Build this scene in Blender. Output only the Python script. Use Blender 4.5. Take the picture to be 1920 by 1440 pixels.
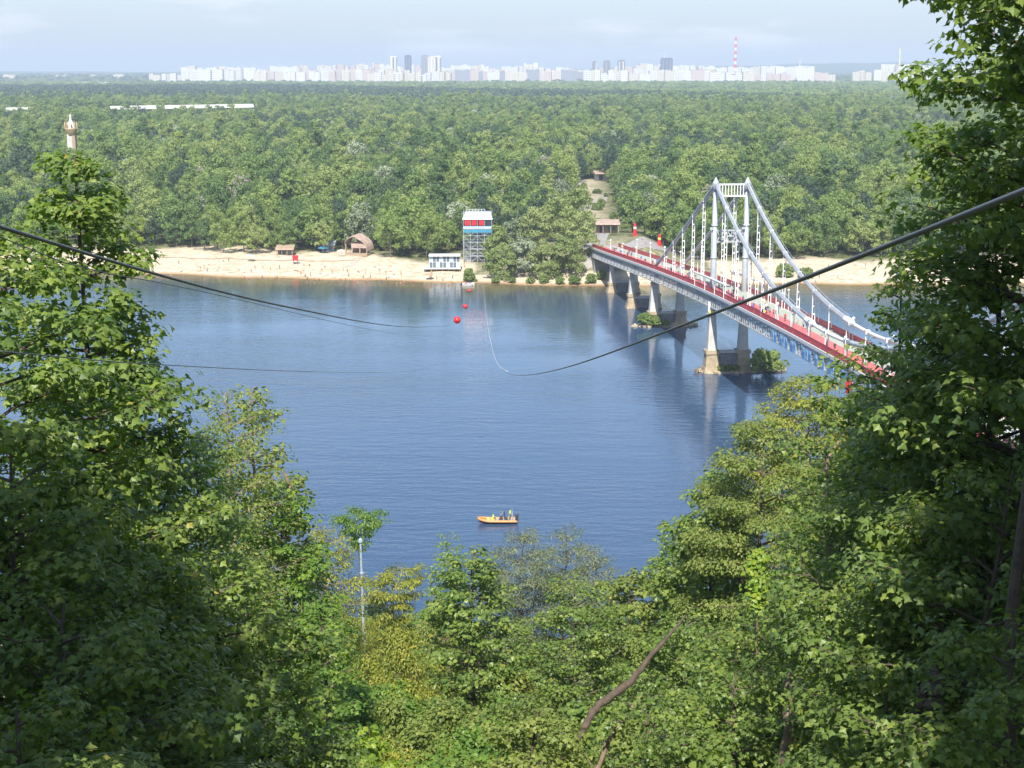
import bpy, bmesh, math, random
import numpy as np
from mathutils import Vector, Matrix

# ------------------------------------------------------------------ camera, sky, sun, exposure
for o in list(bpy.data.objects): bpy.data.objects.remove(o)
SC = bpy.context.scene
COL = SC.collection
R = math.radians
CAMZ = 75.0
HAZE = 1.05e-4
PITCH = 11.654
cam_d = bpy.data.cameras.new('camera'); cam = bpy.data.objects.new('camera', cam_d); COL.objects.link(cam)
cam.location = (0, 0, CAMZ); cam.rotation_euler = (R(90 - PITCH), 0, 0)
cam_d.sensor_width = 36; cam_d.lens = 54.0; cam_d.clip_start = 0.5; cam_d.clip_end = 60000
SC.camera = cam

SUN = Vector((-0.05, -0.67, 0.73)).normalized()
world = bpy.data.worlds.new('World'); SC.world = world; world.use_nodes = True
wn, wl = world.node_tree.nodes, world.node_tree.links
for n in list(wn): wn.remove(n)
wo = wn.new('ShaderNodeOutputWorld'); bg = wn.new('ShaderNodeBackground'); sky = wn.new('ShaderNodeTexSky')
sky.sky_type = 'NISHITA'; sky.sun_disc = False
sky.sun_elevation = math.asin(SUN.z); sky.sun_rotation = math.atan2(SUN.x, SUN.y)
sky.altitude = 100; sky.air_density = 1.0; sky.dust_density = 0.6; sky.ozone_density = 3.0
bg.inputs[1].default_value = 0.115
# thin high cloud drifting across the whole sky
tc = wn.new('ShaderNodeTexCoord'); mp = wn.new('ShaderNodeMapping'); mp.inputs['Scale'].default_value = (1.6, 1.6, 11.0)
nz = wn.new('ShaderNodeTexNoise'); nz.inputs['Scale'].default_value = 3.2; nz.inputs['Detail'].default_value = 7; nz.inputs['Roughness'].default_value = 0.6
rp = wn.new('ShaderNodeValToRGB'); rp.color_ramp.elements[0].position = 0.52; rp.color_ramp.elements[1].position = 0.78
rp.color_ramp.elements[1].color = (0.95, 0.95, 0.95, 1)
mx = wn.new('ShaderNodeMix'); mx.data_type = 'RGBA'; mx.inputs['B'].default_value = (5.4, 5.25, 5.3, 1)
wl.new(tc.outputs['Generated'], mp.inputs[0]); wl.new(mp.outputs[0], nz.inputs['Vector']); wl.new(nz.outputs['Fac'], rp.inputs[0])
wl.new(rp.outputs[0], mx.inputs['Factor'])
sx = wn.new('ShaderNodeSeparateXYZ'); hr = wn.new('ShaderNodeMapRange'); hr.interpolation_type = 'SMOOTHSTEP'
hr.inputs['From Min'].default_value = 0.0; hr.inputs['From Max'].default_value = 0.22; hr.inputs['To Min'].default_value = 0.85; hr.inputs['To Max'].default_value = 0.0
m2 = wn.new('ShaderNodeMix'); m2.data_type = 'RGBA'; m2.inputs['B'].default_value = (2.40, 2.72, 3.2, 1)
wl.new(tc.outputs['Generated'], sx.inputs[0]); wl.new(sx.outputs['Z'], hr.inputs['Value']); wl.new(hr.outputs[0], m2.inputs['Factor'])
wl.new(sky.outputs[0], m2.inputs['A']); wl.new(m2.outputs['Result'], mx.inputs['A'])
wl.new(mx.outputs['Result'], bg.inputs[0]); wl.new(bg.outputs[0], wo.inputs[0])

sun_d = bpy.data.lights.new('sun', 'SUN'); sun = bpy.data.objects.new('sun', sun_d); COL.objects.link(sun)
sun_d.energy = 4.8; sun_d.angle = R(0.53); sun_d.color = (1.0, 0.95, 0.86)
sun.rotation_euler = SUN.to_track_quat('Z', 'Y').to_euler()
vs = SC.view_settings; vs.view_transform = 'Standard'; vs.look = 'None'; vs.exposure = 1.05; vs.gamma = 1.0; vs.use_curve_mapping = False
cy = SC.cycles
cy.max_bounces = 6; cy.diffuse_bounces = 2; cy.glossy_bounces = 2; cy.transmission_bounces = 3; cy.transparent_max_bounces = 6
cy.volume_bounces = 1; cy.use_denoising = True; cy.sample_clamp_indirect = 6.0; cy.use_fast_gi = False

# ------------------------------------------------------------------ helpers
rng = np.random.default_rng(7); random.seed(7)
CT, ST = math.cos(R(PITCH)), math.sin(R(PITCH))
F = 2880.0
def ray(px, py):
    u, v = (px - 960) / F, (720 - py) / F
    return np.array((u, CT + v * ST, -ST + v * CT))
def at(px, py, Y):                      # surveyed point: bearing of a photo point at a known distance
    d = ray(px, py); t = Y / d[1]
    return Vector((d[0] * t, Y, CAMZ + d[2] * t))
def atz(px, py, z):                     # the same at a known height
    d = ray(px, py); t = (z - CAMZ) / d[2]
    return Vector((d[0] * t, d[1] * t, z))

def tag(o, label=None, cat=None, group=None, kind=None):
    if label: o['label'] = label
    if cat: o['category'] = cat
    if group: o['group'] = group
    if kind: o['kind'] = kind
    return o
def empty(name, loc=(0, 0, 0), rz=0.0):
    o = bpy.data.objects.new(name, None); COL.objects.link(o); o.location = loc; o.rotation_euler = (0, 0, rz)
    o.empty_display_size = 0.5
    return o
def link(name, me, parent=None, loc=None, mat=None):
    o = bpy.data.objects.new(name, me); COL.objects.link(o)
    if parent is not None: o.parent = parent
    if loc is not None: o.location = loc
    if mat is not None and len(me.materials) == 0: me.materials.append(mat)
    return o
def copy_tree(o, parent=None):
    c = o.copy(); COL.objects.link(c); c.parent = parent
    for ch in o.children: copy_tree(ch, c)
    return c

def np_mesh(name, V, faces, mats, attr=None, smooth=False, fmat=None):
    """faces: int array (n,k); every face has k corners"""
    V = np.asarray(V, dtype=np.float32); faces = np.asarray(faces, dtype=np.int32)
    me = bpy.data.meshes.new(name)
    n, k = faces.shape
    me.vertices.add(len(V)); me.vertices.foreach_set('co', V.ravel())
    me.loops.add(n * k); me.loops.foreach_set('vertex_index', faces.ravel())
    me.polygons.add(n); me.polygons.foreach_set('loop_start', np.arange(0, n * k, k, dtype=np.int32))
    for m in mats: me.materials.append(m)
    if fmat is not None: me.polygons.foreach_set('material_index', np.asarray(fmat, dtype=np.int32))
    me.polygons.foreach_set('use_smooth', np.full(n, bool(smooth)))
    if attr is not None:
        a = me.attributes.new('tint', 'FLOAT', 'POINT'); a.data.foreach_set('value', np.asarray(attr, dtype=np.float32))
    me.update(calc_edges=True)
    return me

class MB:
    """collects shapes and links them as one mesh"""
    def __init__(s): s.v = []; s.f = []; s.m = []
    def add(s, v, f, m=0):
        b = len(s.v); s.v.extend([tuple(p) for p in v]); s.f.extend([tuple(i + b for i in q) for q in f]); s.m.extend([m] * len(f)); return s
    def box(s, c, d, m=0, rz=0.0, rot=None):
        x, y, z = d[0] / 2, d[1] / 2, d[2] / 2
        P = [Vector((i * x, j * y, k * z)) for i in (-1, 1) for j in (-1, 1) for k in (-1, 1)]
        M = rot if rot is not None else Matrix.Rotation(rz, 3, 'Z')
        c = Vector(c); P = [c + M @ p for p in P]
        return s.add(P, [(0, 1, 3, 2), (4, 6, 7, 5), (0, 4, 5, 1), (2, 3, 7, 6), (0, 2, 6, 4), (1, 5, 7, 3)], m)
    def hexa(s, P, m=0):              # 8 points: bottom ring 4, top ring 4
        return s.add(P, [(3, 2, 1, 0), (4, 5, 6, 7), (0, 1, 5, 4), (1, 2, 6, 5), (2, 3, 7, 6), (3, 0, 4, 7)], m)
    def bar(s, a, b, w, h=None, m=0, up=Vector((0, 0, 1))):
        a, b = Vector(a), Vector(b); h = h or w
        d = (b - a); L = d.length
        if L < 1e-6: return s
        d /= L
        x = d.cross(up)
        if x.length < 1e-4: x = d.cross(Vector((1, 0, 0)))
        x.normalize(); y = x.cross(d)
        P = []
        for e in (a, b):
            for (i, j) in ((-1, -1), (1, -1), (1, 1), (-1, 1)): P.append(e + x * (i * w / 2) + y * (j * h / 2))
        return s.hexa(P, m)
    def tube(s, pts, rad, n=8, m=0, cap=True):
        pts = [Vector(p) for p in pts]
        rad = rad if hasattr(rad, '__len__') else [rad] * len(pts)
        ref = Vector((0.13, 0.21, 1)); V = []; fs = []
        for i, p in enumerate(pts):
            d = (pts[min(i + 1, len(pts) - 1)] - pts[max(i - 1, 0)]).normalized()
            x = d.cross(ref)
            if x.length < 0.05: x = d.cross(Vector((1, 0, 0)))
            x.normalize(); y = x.cross(d)
            for k in range(n):
                t = 2 * math.pi * k / n; V.append(p + (x * math.cos(t) + y * math.sin(t)) * rad[i])
        for i in range(len(pts) - 1):
            for k in range(n):
                k2 = (k + 1) % n; fs.append((i * n + k, (i + 1) * n + k, (i + 1) * n + k2, i * n + k2))
        if cap: fs.append(tuple(range(n))); fs.append(tuple((len(pts) - 1) * n + k for k in reversed(range(n))))
        return s.add(V, fs, m)
    def lathe(s, prof, n=16, c=(0, 0, 0), m=0):
        V = []; fs = []; c = Vector(c)
        for (r, z) in prof:
            for k in range(n):
                t = 2 * math.pi * k / n; V.append(c + Vector((r * math.cos(t), r * math.sin(t), z)))
        for i in range(len(prof) - 1):
            for k in range(n):
                k2 = (k + 1) % n; fs.append((i * n + k, i * n + k2, (i + 1) * n + k2, (i + 1) * n + k))
        fs.append(tuple(reversed(range(n)))); fs.append(tuple((len(prof) - 1) * n + k for k in range(n)))
        return s.add(V, fs, m)
    def mesh(s, name, mats, smooth=False):
        me = bpy.data.meshes.new(name); me.from_pydata(s.v, [], s.f)
        for m in (mats if isinstance(mats, (list, tuple)) else [mats]): me.materials.append(m)
        me.polygons.foreach_set('material_index', s.m)
        if smooth: me.polygons.foreach_set('use_smooth', [True] * len(s.f))
        me.update(); return me
    def build(s, name, mats, parent=None, smooth=False, loc=None):
        return link(name, s.mesh(name, mats, smooth), parent, loc)

# ------------------------------------------------------------------ materials
def mat(name, col, rough=0.7, metal=0.0, var=0.0, scale=1.0, bump=0.0, spec=0.5, dark=None):
    m = bpy.data.materials.new(name); m.use_nodes = True
    nt = m.node_tree; b = nt.nodes['Principled BSDF']
    b.inputs['Base Color'].default_value = (*col, 1); b.inputs['Roughness'].default_value = rough
    b.inputs['Metallic'].default_value = metal; b.inputs['Specular IOR Level'].default_value = spec
    if var > 0 or bump > 0:
        tcn = nt.nodes.new('ShaderNodeTexCoord'); n = nt.nodes.new('ShaderNodeTexNoise')
        n.inputs['Scale'].default_value = scale; n.inputs['Detail'].default_value = 6; n.inputs['Roughness'].default_value = 0.65
        nt.links.new(tcn.outputs['Object'], n.inputs['Vector'])
        if var > 0:
            r = nt.nodes.new('ShaderNodeValToRGB'); e = r.color_ramp.elements
            d = dark if dark else tuple(c * (1 - var) for c in col)
            e[0].position = 0.3; e[1].position = 0.7
            e[0].color = (*d, 1); e[1].color = (*[min(1, c * (1 + var * 0.5)) for c in col], 1)
            nt.links.new(n.outputs['Fac'], r.inputs[0]); nt.links.new(r.outputs[0], b.inputs['Base Color'])
        if bump > 0:
            bm_ = nt.nodes.new('ShaderNodeBump'); bm_.inputs['Strength'].default_value = bump
            nt.links.new(n.outputs['Fac'], bm_.inputs['Height']); nt.links.new(bm_.outputs[0], b.inputs['Normal'])
    return m

def leaf_mat(name, cols, transl, yellow=(0.45, 0.36, 0.03), by='tint', rough=0.5, tw=0.35):
    """leaves: diffuse + light shining through; colour differs from leaf to leaf (tint) or tree to tree (random)"""
    m = bpy.data.materials.new(name); m.use_nodes = True; nt = m.node_tree
    for n in list(nt.nodes): nt.nodes.remove(n)
    out = nt.nodes.new('ShaderNodeOutputMaterial'); p = nt.nodes.new('ShaderNodeBsdfPrincipled'); tr = nt.nodes.new('ShaderNodeBsdfTranslucent'); mxs = nt.nodes.new('ShaderNodeMixShader')
    rmp = nt.nodes.new('ShaderNodeValToRGB'); el = rmp.color_ramp.elements
    while len(el) < len(cols): el.new(0.5)
    for e, (pos, c) in zip(el, cols): e.position = pos; e.color = (*c, 1)
    if by == 'tint':
        a = nt.nodes.new('ShaderNodeAttribute'); a.attribute_name = 'tint'; nt.links.new(a.outputs['Fac'], rmp.inputs[0])
    else:
        oi = nt.nodes.new('ShaderNodeObjectInfo'); a = nt.nodes.new('ShaderNodeAttribute'); a.attribute_name = 'tint'
        ad = nt.nodes.new('ShaderNodeMath'); ad.operation = 'MULTIPLY_ADD'; ad.inputs[1].default_value = 0.22
        sb = nt.nodes.new('ShaderNodeMath'); sb.operation = 'SUBTRACT'; sb.inputs[1].default_value = 0.11
        nt.links.new(a.outputs['Fac'], ad.inputs[0]); nt.links.new(oi.outputs['Random'], ad.inputs[2]); nt.links.new(ad.outputs[0], sb.inputs[0]); nt.links.new(sb.outputs[0], rmp.inputs[0])
    hs = nt.nodes.new('ShaderNodeMix'); hs.data_type = 'RGBA'; hs.blend_type = 'MULTIPLY'; hs.inputs['Factor'].default_value = 1.0; hs.inputs['B'].default_value = (*transl, 1)
    nt.links.new(rmp.outputs[0], p.inputs['Base Color']); nt.links.new(rmp.outputs[0], hs.inputs['A']); nt.links.new(hs.outputs['Result'], tr.inputs['Color'])
    p.inputs['Roughness'].default_value = rough; p.inputs['Specular IOR Level'].default_value = 0.35
    mxs.inputs[0].default_value = tw
    nt.links.new(p.outputs[0], mxs.inputs[1]); nt.links.new(tr.outputs[0], mxs.inputs[2]); nt.links.new(mxs.outputs[0], out.inputs[0])
    return m

M = {}
M['bark'] = mat('bark', (0.10, 0.075, 0.055), 0.9, var=0.45, scale=6, bump=0.4)
M['bark_pale'] = mat('bark_pale', (0.20, 0.14, 0.095), 0.9, var=0.4, scale=5, bump=0.4)
M['white'] = mat('white_paint', (0.58, 0.58, 0.57), 0.5, var=0.12, scale=0.7)
M['silver'] = mat('silver_paint', (0.44, 0.46, 0.48), 0.38, metal=0.35, var=0.15, scale=0.5)
M['steel'] = mat('grey_steel', (0.35, 0.375, 0.40), 0.5, metal=0.2, var=0.2, scale=0.6)
M['dark_steel'] = mat('dark_steel', (0.06, 0.06, 0.065), 0.55, metal=0.3, var=0.2, scale=3)
M['concrete'] = mat('concrete', (0.42, 0.405, 0.375), 0.85, var=0.22, scale=0.5, bump=0.1)
M['stone'] = mat('tan_stone', (0.34, 0.27, 0.175), 0.9, var=0.35, scale=0.8, bump=0.3)
M['dark_stone'] = mat('dark_stone', (0.17, 0.17, 0.17), 0.9, var=0.4, scale=0.9, bump=0.3)
M['red'] = mat('red_paint', (0.42, 0.026, 0.04), 0.5, var=0.15, scale=0.4)
M['red_bright'] = mat('bright_red', (0.58, 0.015, 0.02), 0.45, var=0.1, scale=1)
M['deck_red'] = mat('deck_pink_red', (0.56, 0.125, 0.12), 0.85, var=0.2, scale=0.5)
M['deck_green'] = mat('deck_grey_green', (0.31, 0.335, 0.275), 0.85, var=0.15, scale=0.4)
M['blue'] = mat('blue_panel', (0.09, 0.25, 0.52), 0.5, var=0.12, scale=0.6)
M['pale_blue'] = mat('pale_blue_panel', (0.33, 0.46, 0.60), 0.5, var=0.12, scale=0.6)
M['teal'] = mat('teal_sheet', (0.035, 0.20, 0.31), 0.6, var=0.2, scale=1)
M['wood'] = mat('weathered_wood', (0.30, 0.22, 0.15), 0.85, var=0.3, scale=1.5)
M['roof_pink'] = mat('pinkish_roof', (0.34, 0.25, 0.205), 0.85, var=0.3, scale=0.5)
M['dark'] = mat('dark_shade', (0.035, 0.04, 0.05), 0.7)
M['glass'] = mat('glass', (0.10, 0.13, 0.16), 0.12, spec=0.9)
M['gold'] = mat('gold', (0.42, 0.31, 0.17), 0.4, metal=0.3)
M['paving'] = mat('pale_paving', (0.27, 0.25, 0.235), 0.9, var=0.25, scale=0.3)
M['rubber'] = mat('black_rubber', (0.03, 0.03, 0.035), 0.5)
M['yellow'] = mat('yellow', (0.75, 0.55, 0.10), 0.5, var=0.1)
M['pole_blue'] = mat('pale_blue_pole', (0.30, 0.37, 0.44), 0.45, metal=0.2, var=0.1, scale=2)
G0, G1, G2, G3 = (0.080, 0.138, 0.050), (0.155, 0.225, 0.066), (0.222, 0.285, 0.078), (0.27, 0.315, 0.11)
M['forest'] = leaf_mat('forest_leaf', [(0, G0), (0.3, G1), (0.72, G2), (1, G3)], (1.3, 1.4, 0.7), by='random', rough=0.7, tw=0.40)
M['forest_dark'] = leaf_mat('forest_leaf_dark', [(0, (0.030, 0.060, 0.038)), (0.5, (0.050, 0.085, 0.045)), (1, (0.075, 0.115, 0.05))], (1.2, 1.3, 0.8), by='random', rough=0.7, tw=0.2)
M['forest_silver'] = leaf_mat('forest_leaf_silver', [(0, (0.15, 0.19, 0.11)), (0.5, (0.21, 0.25, 0.15)), (1, (0.28, 0.31, 0.21))], (1.1, 1.2, 0.8), by='random', rough=0.7, tw=0.2)
# ------------------------------------------------------------------ the setting: one ground sheet, river, hills
def smooth01(x): x = np.clip(x, 0, 1); return x * x * (3 - 2 * x)
SH_X = [-9000, -900, -400, -250, -122, -60, -17, 30, 153, 400, 900, 9000]
SH_Y = [900, 700, 612, 588, 563, 549, 539, 535, 537, 552, 620, 800]
def shore(X): return np.interp(X, SH_X, SH_Y)
HY = [-400, 2.5, 5, 9, 15, 30, 60, 100, 150, 185, 200, 230, 5000]
HZ = [73.3, 73.3, 72.2, 67, 61, 51, 38, 26, 12, 2.5, -1, -4, -4]
DD = [-60, -14, 0, 6, 22, 40, 90, 240, 90000]
DZ = [-4, -3, 0, 0.9, 2.0, 3.2, 3.6, 4.0, 4.0]
def wob(X, Y):
    return (np.sin(X * 0.13 + 1.3) * np.cos(Y * 0.11) + 0.6 * np.sin(X * 0.31 + Y * 0.23) + 0.4 * np.cos(X * 0.57 - Y * 0.49))
def gz(X, Y):
    X = np.asarray(X, dtype=float); Y = np.asarray(Y, dtype=float)
    near = np.interp(Y + 5 * np.sin(X * 0.02) * smooth01((Y - 30) / 80), HY, HZ) + 0.5 * wob(X, Y) * smooth01((Y - 8) / 20) * smooth01((185 - Y) / 30)
    d = Y - shore(X) + 2.0 * np.sin(X * 0.05) + 1.2 * np.sin(X * 0.17)
    isl = np.interp(d, DD, DZ) + 0.25 * wob(X, Y) * smooth01((d - 4) / 20)
    # embankment that carries the bridge end
    e = smooth01(1 - (np.abs(X - 33) - 16) / 18) * smooth01((Y - 546) / 14) * smooth01((700 - Y) / 110)
    isl = np.maximum(isl, isl * (1 - e) + 10.4 * e)
    return np.where(Y < 300, near, isl)
def g1(x, y): return float(gz(x, y))

def axis_pts(segs):
    out = []
    for a, b, st in segs: out.extend(np.arange(a, b, st).tolist())
    out.append(segs[-1][1]); return np.array(out)
gx = axis_pts([(-9000, -1500, 500), (-1500, -400, 50), (-400, -200, 8), (-200, 200, 2.5), (200, 400, 8), (400, 1500, 50), (1500, 9000, 500)])
gy = axis_pts([(-400, -20, 20), (-20, 240, 2.5), (240, 510, 15), (510, 720, 2.0), (720, 1200, 12), (1200, 4000, 100), (4000, 20000, 500)])
GX, GY = np.meshgrid(gx, gy); GZ = gz(GX, GY)
nx, ny = len(gx), len(gy)
idx = np.arange(nx * ny).reshape(ny, nx)
faces = np.stack([idx[:-1, :-1], idx[:-1, 1:], idx[1:, 1:], idx[1:, :-1]], -1).reshape(-1, 4)
d = GY - shore(GX)
# where the sheet is bare sand (1) and where it is soil and grass (0)
sandw = 62 + 10 * np.sin(GX * 0.043) + 9 * np.sin(GX * 0.11 + 2)
sand = smooth01((sandw - d) / 14) * (GY > 300)
sandy_path = smooth01(1.2 - np.abs(GX - .0475 * GY) / 14) * (GY > 630) * (GY < 1000)
sand = np.where((np.abs(GX - 30) < 45) & (d > 14), sand * 0.25, sand)
sand = np.maximum(sand, .62 * sandy_path)
gm = bpy.data.materials.new('ground'); gm.use_nodes = True
nt = gm.node_tree; b = nt.nodes['Principled BSDF']; b.inputs['Roughness'].default_value = 0.95; b.inputs['Specular IOR Level'].default_value = 0.15
tcn = nt.nodes.new('ShaderNodeTexCoord')
def noise(nt, vec, sc, det=5):
    n = nt.nodes.new('ShaderNodeTexNoise'); n.inputs['Scale'].default_value = sc; n.inputs['Detail'].default_value = det; nt.links.new(vec, n.inputs['Vector']); return n.outputs['Fac']
def ramp(nt, fac, stops):
    r = nt.nodes.new('ShaderNodeValToRGB'); el = r.color_ramp.elements
    while len(el) < len(stops): el.new(0.5)
    for e, (p, c) in zip(el, stops): e.position = p; e.color = (*c, 1)
    nt.links.new(fac, r.inputs[0]); return r.outputs[0]
n1 = noise(nt, tcn.outputs['Object'], 0.12); n2 = noise(nt, tcn.outputs['Object'], 0.45, 8)
soil = ramp(nt, n2, [(0.3, (0.05, 0.05, 0.025)), (0.5, (0.07, 0.09, 0.03)), (0.7, (0.20, 0.18, 0.08))])
sandc = ramp(nt, n2, [(0.30, (0.30, 0.24, 0.165)), (0.47, (0.45, 0.375, 0.275)), (0.75, (0.52, 0.45, 0.34))])
av = nt.nodes.new('ShaderNodeAttribute'); av.attribute_name = 'tint'
ad = nt.nodes.new('ShaderNodeMath'); ad.operation = 'MULTIPLY_ADD'; ad.inputs[1].default_value = 0.9; ad.inputs[2].default_value = -0.45
nt.links.new(n1, ad.inputs[0]); a2 = nt.nodes.new('ShaderNodeMath'); a2.operation = 'ADD'; a2.use_clamp = True
nt.links.new(ad.outputs[0], a2.inputs[0]); nt.links.new(av.outputs['Fac'], a2.inputs[1])
mg = nt.nodes.new('ShaderNodeMix'); mg.data_type = 'RGBA'; nt.links.new(a2.outputs[0], mg.inputs['Factor']); nt.links.new(soil, mg.inputs['A']); nt.links.new(sandc, mg.inputs['B'])
# wet sand along the waterline
sp = nt.nodes.new('ShaderNodeSeparateXYZ'); nt.links.new(tcn.outputs['Object'], sp.inputs[0])
mr = nt.nodes.new('ShaderNodeMapRange'); mr.inputs['From Min'].default_value = 0.05; mr.inputs['From Max'].default_value = 0.55; nt.links.new(sp.outputs['Z'], mr.inputs['Value'])
wet = nt.nodes.new('ShaderNodeMix'); wet.data_type = 'RGBA'; wet.inputs['A'].default_value = (0.26, 0.16, 0.07, 1); nt.links.new(mr.outputs[0], wet.inputs['Factor']); nt.links.new(mg.outputs['Result'], wet.inputs['B'])
nt.links.new(wet.outputs['Result'], b.inputs['Base Color'])
bp = nt.nodes.new('ShaderNodeBump'); bp.inputs['Strength'].default_value = 0.5; bp.inputs['Distance'].default_value = 0.5; nt.links.new(n2, bp.inputs['Height']); nt.links.new(bp.outputs[0], b.inputs['Normal'])
gme = np_mesh('ground', np.stack([GX, GY, GZ], -1).reshape(-1, 3), faces, [gm], attr=sand.ravel(), smooth=True)
ground = tag(link('ground', gme), kind='structure')

# river
wm = bpy.data.materials.new('river_water'); wm.use_nodes = True; nt = wm.node_tree; b = nt.nodes['Principled BSDF']
b.inputs['Base Color'].default_value = (0.026, 0.050, 0.088, 1); b.inputs['Roughness'].default_value = 0.055; b.inputs['IOR'].default_value = 1.33
b.inputs['Specular IOR Level'].default_value = 0.5
tcn = nt.nodes.new('ShaderNodeTexCoord')
def mapped(sc, rot=0.0):
    m_ = nt.nodes.new('ShaderNodeMapping'); m_.inputs['Scale'].default_value = sc; m_.inputs['Rotation'].default_value = (0, 0, rot); nt.links.new(tcn.outputs['Object'], m_.inputs[0]); return m_.outputs[0]
w1 = noise(nt, mapped((0.35, 1.0, 1), 0.12), 0.55, 3); w2 = noise(nt, mapped((0.5, 1.0, 1), -0.25), 1.9, 3); w3 = noise(nt, mapped((0.25, 1, 1), 0.2), 0.10, 2)
patch = noise(nt, mapped((0.45, 1, 1), 0.3), 0.011, 5)
pr = nt.nodes.new('ShaderNodeMapRange'); pr.inputs['From Min'].default_value = 0.38; pr.inputs['From Max'].default_value = 0.62; pr.inputs['To Min'].default_value = 0.16; pr.inputs['To Max'].default_value = 1.0; nt.links.new(patch, pr.inputs['Value'])
s1 = nt.nodes.new('ShaderNodeMath'); s1.operation = 'MULTIPLY_ADD'; s1.inputs[1].default_value = 0.35; nt.links.new(w2, s1.inputs[0]); nt.links.new(w1, s1.inputs[2])
s2 = nt.nodes.new('ShaderNodeMath'); s2.operation = 'MULTIPLY_ADD'; s2.inputs[1].default_value = 1.2; nt.links.new(w3, s2.inputs[0]); nt.links.new(s1.outputs[0], s2.inputs[2])
bp = nt.nodes.new('ShaderNodeBump'); bp.inputs['Distance'].default_value = 0.17; nt.links.new(s2.outputs[0], bp.inputs['Height']); nt.links.new(pr.outputs[0], bp.inputs['Strength']); nt.links.new(bp.outputs[0], b.inputs['Normal'])
# the sheet knows how shallow it is: murky brown over the sand near the far beach
rx = axis_pts([(-9000, -1500, 1500), (-1500, -400, 100), (-400, 400, 8), (400, 1500, 100), (1500, 9000, 1500)])
offs = [(-60, .0), (-36, .12), (-22, .42), (-12, .8), (-5, 1), (0, 1), (25, 1), (90, 1)]
RV, RA = [], []
for x in rx: RV.append((x, 150, 0)); RA.append(0)
for of, sv in offs:
    for x in rx: RV.append((x, float(shore(x)) + of + (3 * math.sin(x * .09) + 2 * math.sin(x * .23) if of < -3 else 0), 0)); RA.append(sv)
n = len(rx); fc = [(k * n + i, k * n + i + 1, (k + 1) * n + i + 1, (k + 1) * n + i) for k in range(len(offs)) for i in range(n - 1)]
av = nt.nodes.new('ShaderNodeAttribute'); av.attribute_name = 'tint'
cm = nt.nodes.new('ShaderNodeMix'); cm.data_type = 'RGBA'; cm.inputs['A'].default_value = (0.030, 0.058, 0.108, 1); cm.inputs['B'].default_value = (0.125, 0.098, 0.050, 1)
nt.links.new(av.outputs['Fac'], cm.inputs['Factor']); nt.links.new(cm.outputs['Result'], b.inputs['Base Color'])
rm = np_mesh('river', RV, fc, [wm], attr=RA)
tag(link('river', rm), kind='structure')

# far wooded hills beyond the city, higher towards one side
hm = mat('far_hill_woods', (0.045, 0.075, 0.035), 0.95, var=0.3, scale=0.002)
xs = np.linspace(-8000, 9000, 160)
ridge = 30 + 85 * smooth01((xs + 1200) / 5200) + 5 * np.sin(xs * 0.0023) + 3 * np.sin(xs * 0.0071)
V = []; 
for k, (yy, zf) in enumerate(((12800, 0.0), (13600, 0.45), (14600, 0.86), (15600, 1.0), (17500, 0.6))):
    for i, x in enumerate(xs): V.append((x, yy + 300 * math.sin(x * 0.0009 + k), 2 + ridge[i] * zf * (1 + 0.04 * math.sin(x * 0.011 + k))))
n = len(xs); fc = [(k * n + i, k * n + i + 1, (k + 1) * n + i + 1, (k + 1) * n + i) for k in range(4) for i in range(n - 1)]
tag(link('hills', np_mesh('hills', V, fc, [hm], smooth=True)), kind='structure')
# ------------------------------------------------------------------ forest on the island
def crown_mesh(name, h0, h1, r, n_cl, n_leaf, size, seed, matl, prof=None, droop=0.0, cs=(0.20, 0.36)):
    """leaf faces gathered in clumps through an uneven crown volume"""
    g = np.random.default_rng(seed)
    prof = prof or [(0, .55), (.2, .95), (.45, 1), (.7, .85), (.9, .5), (1, .2)]
    ph, pr_ = zip(*prof)
    th = g.uniform(0, 2 * np.pi, n_cl); hh = np.clip(g.beta(1.6, 1.3, n_cl), 0.02, 0.98)
    rr = r * np.interp(hh, ph, pr_) * (0.45 + 0.5 * g.uniform(0, 1, n_cl) ** 0.5) * (1 + 0.22 * np.sin(3 * th + seed))
    C = np.stack([rr * np.cos(th), rr * np.sin(th), h0 + hh * (h1 - h0)], -1)
    cr = r * g.uniform(cs[0], cs[1], n_cl)
    ci = g.integers(0, n_cl, n_leaf)
    D = g.normal(size=(n_leaf, 3)); D[:, 2] = np.abs(D[:, 2]) * 0.9 - 0.25; D /= np.linalg.norm(D, axis=1)[:, None]
    P = C[ci] + D * (cr[ci] * g.uniform(0.65, 1.05, n_leaf))[:, None] * np.array([1, 1, 0.8])
    P[:, 2] -= droop * g.uniform(0, 1, n_leaf) ** 2
    Nn = D * 0.9 + g.normal(size=(n_leaf, 3)) * 0.32; Nn /= np.linalg.norm(Nn, axis=1)[:, None]
    A = np.cross(Nn, g.normal(size=(n_leaf, 3))); A /= np.linalg.norm(A, axis=1)[:, None]; B = np.cross(Nn, A)
    s = size * g.uniform(0.6, 1.3, n_leaf)[:, None]
    V = np.stack([P - A * s, P + B * s * 0.6, P + A * s, P - B * s * 0.6], 1)
    V += g.normal(size=V.shape) * size * 0.12
    f = np.arange(n_leaf * 4).reshape(-1, 4)
    tint = np.repeat(np.clip(g.uniform(0, 1, n_cl)[ci] * 0.7 + g.uniform(0, 0.3, n_leaf), 0, 1), 4)
    return np_mesh(name, V.reshape(-1, 3), f, [matl], attr=tint)
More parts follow.
